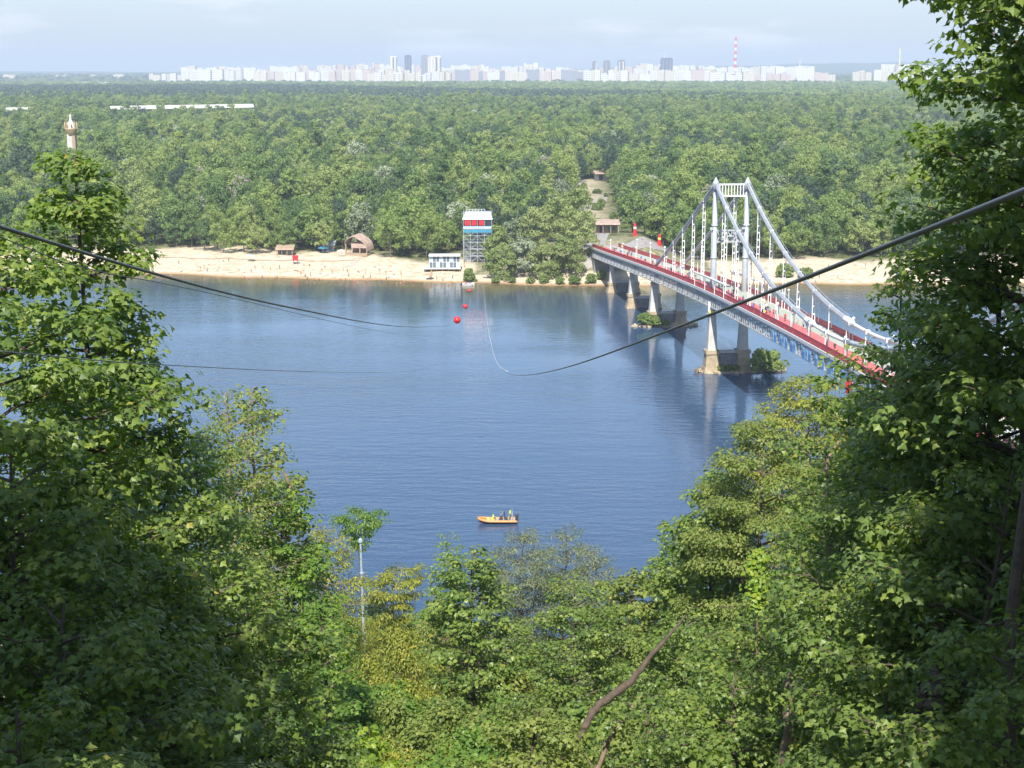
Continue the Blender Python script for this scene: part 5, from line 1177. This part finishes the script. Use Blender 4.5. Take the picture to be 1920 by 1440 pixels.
# lime sapling, fern-like sumac fronds
tree((692, 1366), 47, 2.4, .7, 'cone', 'small lime green sapling at the foot of the slope', 60, kind='sapling', leaf=.17, per=9, shape='lobe', lm='lime', spread=.16, trunk_r=.03, nlimb=12)
def fronds(px, py, Y, label, sd, n=9, L=.85, lm='maple'):
    t = at(px, py, Y); z = g1(t.x, t.y); o = empty('sumac_shrub', (t.x, t.y, z)); h = t.z - z; g = np.random.default_rng(sd); mb = MB(); mb.tube([(0, 0, -.3), (.1, .1, h * .6), (0, 0, h)], [.05, .04, .02], 6); mb.build('stem', [M['bark']], o)
    for k in range(n):
        a = k * 2.4 + g.uniform(-.3, .3); dh = np.array([math.cos(a), math.sin(a), 0]); fs = np.linspace(.12, 1, 16); Pm = dh * (L * fs)[:, None] + np.array([0, 0, 1.0]) * (h - .1 + .45 * L * fs - .75 * L * fs ** 2)[:, None]
        sd_ = np.array([-dh[1], dh[0], 0]); P = np.repeat(Pm, 2, 0); T = np.concatenate([np.stack([sd_, -sd_])] * 16) + dh * .35 + np.array([0, 0, -.25]); Nn = np.tile(np.array([0, 0, 1.0]), (32, 1)) + g.normal(size=(32, 3)) * .15
        m2 = leaves_mesh('frond', P, unit(Nn), T, np.repeat(.2 * (1 - .65 * np.abs(fs - .35)), 2), 'long', LM[lm], g.uniform(.2, .8, 32)); link('frond', m2, o)
    tag(o, label, 'shrub')
fronds(215, 1425, 21, 'fern-like sumac fronds arching out of the shaded thicket', 1)
fronds(80, 1440, 20, 'second sumac with arching fronds, deeper in the shade', 2)
fronds(440, 1445, 24, 'small sumac at the edge of the bright saplings', 3, 7, 1.2)

# --- lamp post standing by the water
t = at(676, 1018, 142); zb = g1(t.x, t.y); o = empty('lamp_post', (t.x, t.y, zb)); tag(o, 'slender pale blue lamp post rising out of yellow bushes', 'lamp post')
mb = MB(); mb.tube([(.35, 0, -.3), (.1, 0, (t.z - zb) * .55), (0, 0, t.z - zb)], [.17, .14, .10], 8); mb.build('pole', [M['pole_blue']], o)
for q in (.35, .62, .8): mb = MB(); mb.lathe([(.2, -.1), (.22, 0), (.2, .1)], 8, (.35 * (1 - q), 0, (t.z - zb) * q)); mb.build('collar', [M['pole_blue']], o)
mb = MB(); H = t.z - zb; mb.lathe([(.1, 0), (.24, .1), (.2, .35), (.05, .5)], 8, (0, 0, H)); mb.build('lamp_head', [M['pole_blue']], o)

# --- shrubs on the pier islets and the grove by the landing
def river_bush(c, r, h, label, sd, mk='forest', group=None, leaf=.4, n=900):
    n = int(70 + 95 * r * h); leaf = .40 if r > 2 else .3; o = empty('river_bush', c); me = crown_mesh('crown', .1, h * .85, r * .8, 60, n, leaf, sd, M[mk], [(0, .9), (.4, 1), (.75, .8), (1, .4)], 0, (.28, .42)); cc = link('crown', me, o); cc['kind'] = 'stuff'
    mb = MB(); gg = random.Random(sd)
    for k in range(5): a = gg.uniform(0, 6.28); mb.tube([(0, 0, -.6), (math.cos(a) * r * .25, math.sin(a) * r * .25, h * .4), (math.cos(a) * r * .5, math.sin(a) * r * .5, h * .75)], [.1, .07, .03], 4)
    mb.build('stem', [M['bark']], o); tag(o, label, 'bush', group); return o
M['bush'] = leaf_mat('bush_leaf', [(0, (0.11, 0.17, 0.045)), (.5, (0.16, 0.22, 0.055)), (1, (0.22, 0.28, 0.075))], (1.3, 1.4, .6), by='random', rough=.6, tw=.4)
p = BP(-3.2, 13.2, .5); river_bush(p, 4.9, 5.6, 'round green willow bush on the islet at the near pier', 71, 'bush', leaf=.32, n=1800)
p = BP(69, -3.0, .6); river_bush(p, 2.6, 3.6, 'bright low bush on the islet at the second pier', 72, 'bush', leaf=.3)
p = BP(67.5, -.2, .6); river_bush(p, 2.2, 2.8, 'small bright bush against the second pier foot', 73, 'bush', leaf=.3)
p = BP(67.5, 3.2, .6); river_bush(p, 1.3, 1.6, 'tiny bush under the second pier wall', 74, 'bush', leaf=.3, n=300)
for k in range(3): p = BP(-2.0, 2.0 + 2.0 * k, .4); river_bush(p, 1.2, 1.7, ['weedy bush right of the stone plinth', 'weedy bush under the middle of the pier wall', 'weedy bush between the pier wall and willow bush'][k], 75 + k, 'bush', leaf=.28, n=260)
gg = random.Random(31)
M['grove'] = leaf_mat('grove_leaf', [(0, (0.17, 0.22, 0.075)), (.5, (0.22, 0.27, 0.09)), (1, (0.28, 0.32, 0.13))], (1.3, 1.4, .6), by='random', rough=.6, tw=.4)
GT = {0: 'broad rounded tree of the grove beside the bridge landing', 1: 'taller tree of the grove beside the bridge landing', 4: 'pale willow of the grove beside the bridge landing'}
for k, (px, py, r, h, kd) in enumerate(((942, 514, 5.0, 12, 4), (982, 512, 5.6, 13, 4), (1022, 515, 5.2, 12, 0), (1062, 514, 5.6, 15, 1), (1096, 508, 5.6, 17, 1), (932, 496, 5.2, 14, 0), (965, 490, 5.8, 15, 4), (1005, 490, 6.2, 15, 4), (1045, 490, 6.0, 16, 0), (1085, 484, 6.0, 19, 1), (948, 468, 6, 15, 0), (990, 464, 6, 13, 0), (1035, 462, 6, 15, 0), (1068, 456, 6.0, 17, 1))):
    p = atz(px, py, 2.6); p.z = g1(p.x, p.y); o = empty('grove_tree', p, gg.uniform(0, 6))
    c = link('crown', crown_mesh('crown', .8, h, r, 44, 3000, .46, 300 + k, M['forest_silver' if k in (1, 6) else 'grove'], None, .8, (.26, .42)), o); c['kind'] = 'stuff'; link('trunk', kinds[k % 5][2], o).scale = (.7, .7, h / 24)
    tag(o, GT[kd], 'tree', {0: 'broad grove trees', 1: 'tall grove trees', 4: 'silvery grove willows'}[kd])
for k, (px, py, r, h) in enumerate(((930, 527, 1.8, 3.0), (960, 528, 1.6, 2.4), (995, 529, 1.8, 2.4), (1020, 529, 2.2, 3.2), (1050, 530, 2.0, 3.0), (1078, 530, 2.4, 3.4), (1108, 529, 2.4, 3.6), (1128, 526, 2.2, 3.6))):
    p = atz(px, py, .8); p.z = g1(p.x, p.y); river_bush(p, r, h, 'dense low green bush on the bank below the landing grove', 80 + k, 'bush', 'bank bushes below the grove', .34, 420)
p = atz(880, 525, .9); p.z = g1(p.x, p.y); river_bush(p, 2.5, 5.2, 'leafy green shrub on the sand in front of the scaffold tower', 95, 'bush', leaf=.34, n=800)
p = atz(1510, 522, 1); p.z = g1(p.x, p.y); river_bush(p, 3.2, 4.2, 'green bush on the sand beyond the bridge', 96, 'bush', leaf=.34, n=700)
p = atz(1470, 520, 1); p.z = g1(p.x, p.y); river_bush(p, 3.6, 5.0, 'larger green bush on the bank just beyond the bridge', 97, 'bush', leaf=.34, n=800)



# shrubs along the path in the clearing
gg = random.Random(8)
for k in range(22):
    y = gg.uniform(640, 980); x = .0535 * y + gg.choice([-1, 1]) * gg.uniform(2, 15) + (4 if k % 2 else -2); p = Vector((x, y, g1(x, y)))
    far_ = 'near the pavilion' if y < 720 else 'in the middle of the clearing' if y < 860 else 'at the top of the clearing'
    river_bush(p, gg.uniform(1.6, 3.4), gg.uniform(1.8, 4.6), 'yellow-green shrub along the path %s' % far_, 400 + k, 'bush' if k % 3 else 'grove', 'path shrubs %s' % far_)
# ------------------------------------------------------------------ people: one continuous body per pose, grown over a jointed skeleton
SK = {}
def skeleton(pose):
    # joints (x right, y forward = -Y is facing, z up) for a 1.75 m figure
    J = {'pelvis': (0, 0, .95), 'waist': (0, 0, 1.10), 'chest': (0, 0, 1.34), 'neck': (0, 0, 1.50), 'head': (0, -.02, 1.62), 'crown': (0, -.01, 1.74)}
    for s_, n in ((-1, 'l'), (1, 'r')):
        J['hip' + n] = (s_ * .10, 0, .90); J['knee' + n] = (s_ * .11, -.02, .50); J['ankle' + n] = (s_ * .11, .02, .09); J['toe' + n] = (s_ * .13, -.16, .04)
        J['shoulder' + n] = (s_ * .19, 0, 1.43); J['elbow' + n] = (s_ * .25, .02, 1.14); J['wrist' + n] = (s_ * .26, -.06, .90); J['hand' + n] = (s_ * .25, -.09, .78)
    if pose == 'walk':
        J['kneel'] = (-.10, -.20, .52); J['anklel'] = (-.10, -.24, .10); J['toel'] = (-.11, -.40, .06); J['kneer'] = (.10, .10, .50); J['ankler'] = (.10, .36, .16); J['toer'] = (.10, .26, .05)
        J['elbowl'] = (-.25, .14, 1.16); J['wristl'] = (-.25, .10, .93); J['handl'] = (-.25, .05, .82); J['elbowr'] = (.25, -.10, 1.16); J['wristr'] = (.24, -.28, 1.02); J['handr'] = (.23, -.36, .95)
    if pose == 'sit':
        dz = -.52
        for k in list(J):
            x, y, z = J[k]; J[k] = (x, y, z + dz)
        for s_, n in ((-1, 'l'), (1, 'r')):
            J['hip' + n] = (s_ * .10, 0, .40); J['knee' + n] = (s_ * .14, -.42, .44); J['ankle' + n] = (s_ * .13, -.44, .06); J['toe' + n] = (s_ * .14, -.60, .03)
            J['elbow' + n] = (s_ * .27, -.08, .66); J['wrist' + n] = (s_ * .18, -.30, .56); J['hand' + n] = (s_ * .15, -.38, .54)
    if pose == 'lie':
        for k in list(J): x, y, z = J[k]; J[k] = (x, z - .9, .14 + (.05 if k in ('head', 'crown') else 0) - y * .3)
    if pose == 'arms':
        J['elbowl'] = (-.34, -.14, 1.30); J['wristl'] = (-.30, -.36, 1.36); J['handl'] = (-.28, -.46, 1.38); J['elbowr'] = (.33, -.16, 1.24); J['wristr'] = (.26, -.38, 1.22); J['handr'] = (.24, -.47, 1.22)
    return J
BONES = [('pelvis', 'waist', 'shirt'), ('waist', 'chest', 'shirt'), ('chest', 'neck', 'shirt'), ('neck', 'head', 'skin'), ('head', 'crown', 'hair')]
for n in 'lr': BONES += [('pelvis', 'hip' + n, 'legs'), ('hip' + n, 'knee' + n, 'legs'), ('knee' + n, 'ankle' + n, 'shin'), ('ankle' + n, 'toe' + n, 'shoe'), ('chest', 'shoulder' + n, 'shirt'), ('shoulder' + n, 'elbow' + n, 'shirt'), ('elbow' + n, 'wrist' + n, 'skin'), ('wrist' + n, 'hand' + n, 'skin')]
RAD = {'pelvis': .145, 'waist': .135, 'chest': .165, 'neck': .06, 'head': .105, 'crown': .07, 'hip': .10, 'knee': .062, 'ankle': .042, 'toe': .035, 'shoulder': .068, 'elbow': .047, 'wrist': .033, 'hand': .038}
def body(pose):
    J = skeleton(pose); names = list(J); ix = {n: i for i, n in enumerate(names)}
    me = bpy.data.meshes.new('sk'); me.from_pydata([J[n] for n in names], [(ix[a], ix[b_]) for a, b_, _ in BONES], [])
    ob = bpy.data.objects.new('sk', me); COL.objects.link(ob)
    ob.modifiers.new('skin', 'SKIN'); sub = ob.modifiers.new('sub', 'SUBSURF'); sub.levels = 1; sub.render_levels = 1
    for i, n in enumerate(names):
        r_ = RAD.get(n) or RAD[n[:-1]]; sv = me.skin_vertices[0].data[i]; sv.radius = (r_, r_ * (.8 if n in ('chest', 'waist', 'pelvis') else 1)); sv.use_root = (n == 'pelvis')
    dg = bpy.context.evaluated_depsgraph_get(); ev = ob.evaluated_get(dg); m2 = bpy.data.meshes.new_from_object(ev); m2.name = 'person_' + pose
    bpy.data.objects.remove(ob); bpy.data.meshes.remove(me)
    C = np.array([p.center for p in m2.polygons]); best = np.full(len(C), 9e9); kind = np.zeros(len(C), int); order = ['skin', 'hair', 'shirt', 'legs', 'shin', 'shoe']
    for a, b_, k in BONES:
        A_, B_ = np.array(J[a]), np.array(J[b_]); d_ = B_ - A_; t = np.clip(((C - A_) @ d_) / (d_ @ d_), 0, 1); q = np.linalg.norm(C - A_ - t[:, None] * d_, axis=1) / (.5 * ((RAD.get(a) or RAD[a[:-1]]) + (RAD.get(b_) or RAD[b_[:-1]])))
        w = q < best; best[w] = q[w]; kind[w] = order.index(k)
    # face side of the head is skin; hair covers crown and back
    hd = np.array(J['head']); m2.polygons.foreach_set('material_index', kind)
    for _ in order: m2.materials.append(None)
    m2.polygons.foreach_set('use_smooth', [True] * len(m2.polygons)); m2.update(); return m2
bpy.context.view_layer.update()
POSE = {p: body(p) for p in ('stand', 'walk', 'sit', 'lie', 'arms')}
CLO = {n: mat('cloth_' + n, c, .8, var=.15, scale=6) for n, c in {'white': (.55, .55, .55), 'black': (.02, .02, .025), 'red': (.42, .03, .04), 'blue': (.04, .10, .35), 'pale blue': (.25, .40, .58), 'grey': (.22, .22, .23), 'navy': (.02, .03, .08), 'yellow': (.55, .42, .05), 'green': (.06, .18, .07), 'pink': (.50, .22, .26), 'beige': (.40, .32, .22), 'lime hi-vis': (.50, .75, .06)}.items()}
SKIN = [mat('skin_a', (.42, .25, .17), .6), mat('skin_b', (.36, .20, .13), .6), mat('skin_c', (.28, .15, .09), .6)]
HAIR = [mat('hair_a', (.03, .02, .015), .6), mat('hair_b', (.12, .07, .03), .6), mat('hair_c', (.25, .17, .08), .6)]
pr_ = random.Random(14)
def person(loc, pose, shirt, legs, where, rz=None, group=None, bare=False, label=None, sc=None):
    o = bpy.data.objects.new('person', POSE[pose]); COL.objects.link(o); o.location = loc; o.rotation_euler = (0, 0, pr_.uniform(0, 6.28) if rz is None else rz); s_ = sc or pr_.uniform(.92, 1.06); o.scale = (s_, s_, s_)
    sk = pr_.choice(SKIN); ms = [sk, pr_.choice(HAIR), sk if bare else CLO[shirt], CLO[legs], sk if (bare or pr_.random() < .5) else CLO[legs], sk if bare else CLO['grey']]
    for sl, m_ in zip(o.material_slots, ms): sl.link = 'OBJECT'; sl.material = m_
    act = {'stand': 'standing', 'walk': 'walking', 'sit': 'sitting', 'lie': 'lying', 'arms': 'holding a rail'}[pose]
    o['label'] = label or ('person in %s swimwear %s %s' % (legs, act, where) if bare else 'person in %s top and %s trousers %s %s' % (shirt, legs, act, where)); o['category'] = 'person'
    o['group'] = group or ('people: ' + o['label'][:60]); return o
cl = ['white', 'black', 'red', 'blue', 'pale blue', 'grey', 'navy', 'yellow', 'green', 'pink', 'beige']
# walkers on the bridge
for k in range(95):
    s = pr_.uniform(-175, 168); w = pr_.uniform(.5, 4.0) if pr_.random() < .72 else pr_.uniform(4.4, 7.7)
    p = BD(s, w, .055); person(p, pr_.choice(['walk', 'walk', 'stand']), pr_.choice(cl), pr_.choice(['black', 'blue', 'navy', 'grey', 'beige']), 'on the footbridge', math.atan2(AX.y, AX.x) + (math.pi / 2 if pr_.random() < .5 else -math.pi / 2))
# bathers and sunbathers on the beach
for k in range(62):
    x = pr_.uniform(-128, -16); y = float(shore(x)) + abs(pr_.gauss(0, 1)) * 12 + 1.5
    if y > shore(x) + 42: continue
    person((x, y, g1(x, y) + .01), pr_.choice(['stand', 'walk', 'sit', 'lie', 'lie']), 'white', pr_.choice(['black', 'red', 'blue', 'navy', 'yellow', 'pink']), 'on the beach sand', bare=True)
for k in range(14):
    x = pr_.uniform(92, 152); y = float(shore(x)) + pr_.uniform(2, 34); person((x, y, g1(x, y) + .01), pr_.choice(['stand', 'walk', 'lie', 'sit']), pr_.choice(cl), pr_.choice(['black', 'blue', 'grey']), 'on the sand beyond the bridge')
for k in range(30):
    x = pr_.uniform(-126, -18); y = float(shore(x)) - pr_.uniform(.5, 7); d_ = shore(x) - y; person((x, y, -.25 - .12 * d_), pr_.choice(['stand', 'walk']), 'white', pr_.choice(['black', 'red', 'blue']), 'in the shallow river', bare=True)
for k in range(16):
    y = pr_.uniform(560, 780); x = float(np.interp(y, [552, 580, 620, 660, 705, 735, 760, 800], [30, 32, 36, 36, 31, 28, 30, 38])) + pr_.uniform(-3, 3); person((x, y, g1(x, y) + .06), 'walk', pr_.choice(cl), pr_.choice(['black', 'blue', 'grey', 'beige']), 'on the path above the bridge')

# ------------------------------------------------------------------ boats
def hull_rib(L, Wd, h, r, n=16):
    """inflatable collar as one tube running round the bow"""
    pts = []
    for t in np.linspace(0, 1, n):
        pts.append((-L / 2 + L * .68 * t, -Wd / 2, h + .08 * t))
    for a in np.linspace(-math.pi / 2, math.pi / 2, 11)[1:-1]:
        pts.append((-L / 2 + L * .68 + L * .31 * math.cos(a), Wd / 2 * math.sin(a), h + .08 + .34 * math.cos(a) ** 1.5))
    for t in np.linspace(1, 0, n): pts.append((-L / 2 + L * .68 * t, Wd / 2, h + .08 * t))
    mb = MB(); mb.tube(pts, [r * .6] + [r] * (len(pts) - 2) + [r * .6], 10); return mb, pts
MO = mat('orange_rubber', (.46, .21, .07), .45, var=.12, scale=2); MOR = mat('orange_red_paint', (.40, .10, .03), .5)
c = atz(933, 980, 0.0); boat = empty('rescue_boat', (c.x, c.y, 0), math.pi + .05); tag(boat, 'orange-yellow inflatable rescue boat with outboard on open water', 'boat')
mb, pts = hull_rib(6.6, 1.95, .42, .22); mb.build('collar', [MO], boat, True)
V = []; nst = 9
for i in range(nst):
    t = i / (nst - 1); x = -3.1 + 6.1 * t; w = .95 * (1 - max(0, t - .62) ** 1.6 * 3.3); k = -.25 + .62 * max(0, t - .55) ** 1.4 * 1.8
    V += [(x, -w, .5 + .3 * max(0, t - .6)), (x, 0, k), (x, w, .5 + .3 * max(0, t - .6))]
mb = MB(); mb.add(V, [q for i in range(nst - 1) for q in ((i * 3, i * 3 + 3, i * 3 + 4, i * 3 + 1), (i * 3 + 1, i * 3 + 4, i * 3 + 5, i * 3 + 2))] + [(0, 1, 2)]); mb.build('hull', [MOR], boat)
mb = MB(); mb.box((-.35, 0, .36), (5.2, 1.6, .06)); mb.build('floor', [M['steel']], boat)
mb = MB(); mb.hexa([(-.9, -.35, .40), (-.2, -.35, .40), (-.2, .35, .40), (-.9, .35, .40), (-.85, -.3, 1.15), (-.45, -.3, 1.2), (-.45, .3, 1.2), (-.85, .3, 1.15)]); mb.build('console', [M['dark_steel']], boat)
mb = MB(); mb.bar((-.42, -.3, 1.2), (-.62, -.25, 1.55), .03); mb.bar((-.42, .3, 1.2), (-.62, .25, 1.55), .03); mb.bar((-.62, -.25, 1.55), (-.62, .25, 1.55), .03); mb.build('windscreen_frame', [M['silver']], boat)
for x in (-1.5, .8, 1.6): mb = MB(); mb.box((x, 0, .6), (.42, 1.1, .42)); mb.build('seat', [M['yellow'] if x > 0 else M['dark_steel']], boat)
mb = MB(); mb.tube([(-2.45, -.85, .7), (-2.45, -.75, 1.9), (-2.45, .75, 1.9), (-2.45, .85, .7)], .04, 6); mb.tube([(-2.45, 0, 1.9), (-2.45, 0, 2.5)], .025, 5); mb.build('roll_bar', [M['silver']], boat)
mb = MB(); mb.hexa([(-3.55, -.24, .75), (-2.95, -.24, .75), (-2.95, .24, .75), (-3.55, .24, .75), (-3.5, -.2, 1.42), (-3.05, -.22, 1.36), (-3.05, .22, 1.36), (-3.5, .2, 1.42)]); mb.hexa([(-3.4, -.1, -.4), (-3.1, -.1, -.4), (-3.1, .1, -.4), (-3.4, .1, -.4), (-3.45, -.14, .76), (-3.05, -.14, .76), (-3.05, .14, .76), (-3.45, .14, .76)]); mb.build('outboard_motor', [M['rubber']], boat)
bm_ = boat.matrix_basis
def onboat(x, y, z): return Matrix.Translation(boat.location) @ Matrix.Rotation(boat.rotation_euler.z, 4, 'Z') @ Vector((x, y, z))
person(onboat(.75, 0, .82 - .40 + .0), 'sit', 'lime hi-vis', 'black', '', 1.57, 'rescue boat crew', label='person in lime hi-vis top sitting toward the bow of the rescue boat', sc=1)
person(onboat(-1.15, -.1, .40), 'arms', 'navy', 'navy', '', math.pi * .5 + math.pi, 'rescue boat crew', label='person in navy clothes standing at the rescue boat console', sc=1)
person(onboat(-1.9, .35, .40), 'stand', 'grey', 'beige', '', math.pi * .5, 'rescue boat crew', label='person in grey top standing behind the rescue boat console', sc=.97)
person(onboat(-2.15, -.35, .46), 'stand', 'lime hi-vis', 'green', '', math.pi * .4, 'rescue boat crew', label='person in lime hi-vis top standing by the outboard of the rescue boat', sc=1.03)
# small white motorboat at the far sand
c = atz(878, 535.5, 0.0); wb = empty('motorboat', (c.x, c.y, 0), .35); tag(wb, 'small white motorboat moored at the sand below the scaffold tower', 'boat')
V = []
for i in range(nst):
    t = i / (nst - 1); x = -2.3 + 4.6 * t; w = .9 * (1 - t ** 3.2 * .93); V += [(x, -w, .75 + .25 * t), (x, -w * .7, 0.0), (x, 0, -.25 + .5 * t ** 3), (x, w * .7, 0.0), (x, w, .75 + .25 * t)]
mb = MB(); mb.add(V, [(i * 5 + k, i * 5 + 5 + k, i * 5 + 6 + k, i * 5 + 1 + k) for i in range(nst - 1) for k in range(4)] + [(0, 1, 2, 3, 4)]); mb.build('hull', [M['white']], wb)
mb = MB(); mb.box((-.2, 0, .35), (3.6, 1.2, .06)); mb.build('floor', [M['steel']], wb)
mb = MB(); mb.hexa([(.3, -.6, .9), (1.0, -.5, .95), (1.0, .5, .95), (.3, .6, .9), (.2, -.5, 1.45), (.5, -.42, 1.4), (.5, .42, 1.4), (.2, .5, 1.45)]); mb.build('windscreen', [M['glass']], wb)
mb = MB(); mb.box((-2.5, 0, .7), (.4, .35, .9)); mb.build('outboard_motor', [M['rubber']], wb)
for x in (-1.3, -.4): mb = MB(); mb.box((x, 0, .6), (.4, 1.2, .35)); mb.build('seat', [M['teal']], wb)
person((c.x - .7, c.y - .25, .37), 'sit', 'red', 'navy', '', 0, label='person in red top sitting in the small white motorboat', group='motorboat crew')
# ------------------------------------------------------------------ summer haze in the air
hz = bpy.data.materials.new('haze_air'); hz.use_nodes = True; nt = hz.node_tree
for n in list(nt.nodes): nt.nodes.remove(n)
out = nt.nodes.new('ShaderNodeOutputMaterial'); pv = nt.nodes.new('ShaderNodeVolumePrincipled')
pv.inputs['Color'].default_value = (0.54, 0.63, 0.78, 1); pv.inputs['Density'].default_value = HAZE; pv.inputs['Anisotropy'].default_value = 0.0
nt.links.new(pv.outputs[0], out.inputs['Volume'])
mb = MB(); mb.box((0, 9500, 122.5), (19000, 20600, 265)); hb = mb.build('haze', hz); hb['kind'] = 'stuff'
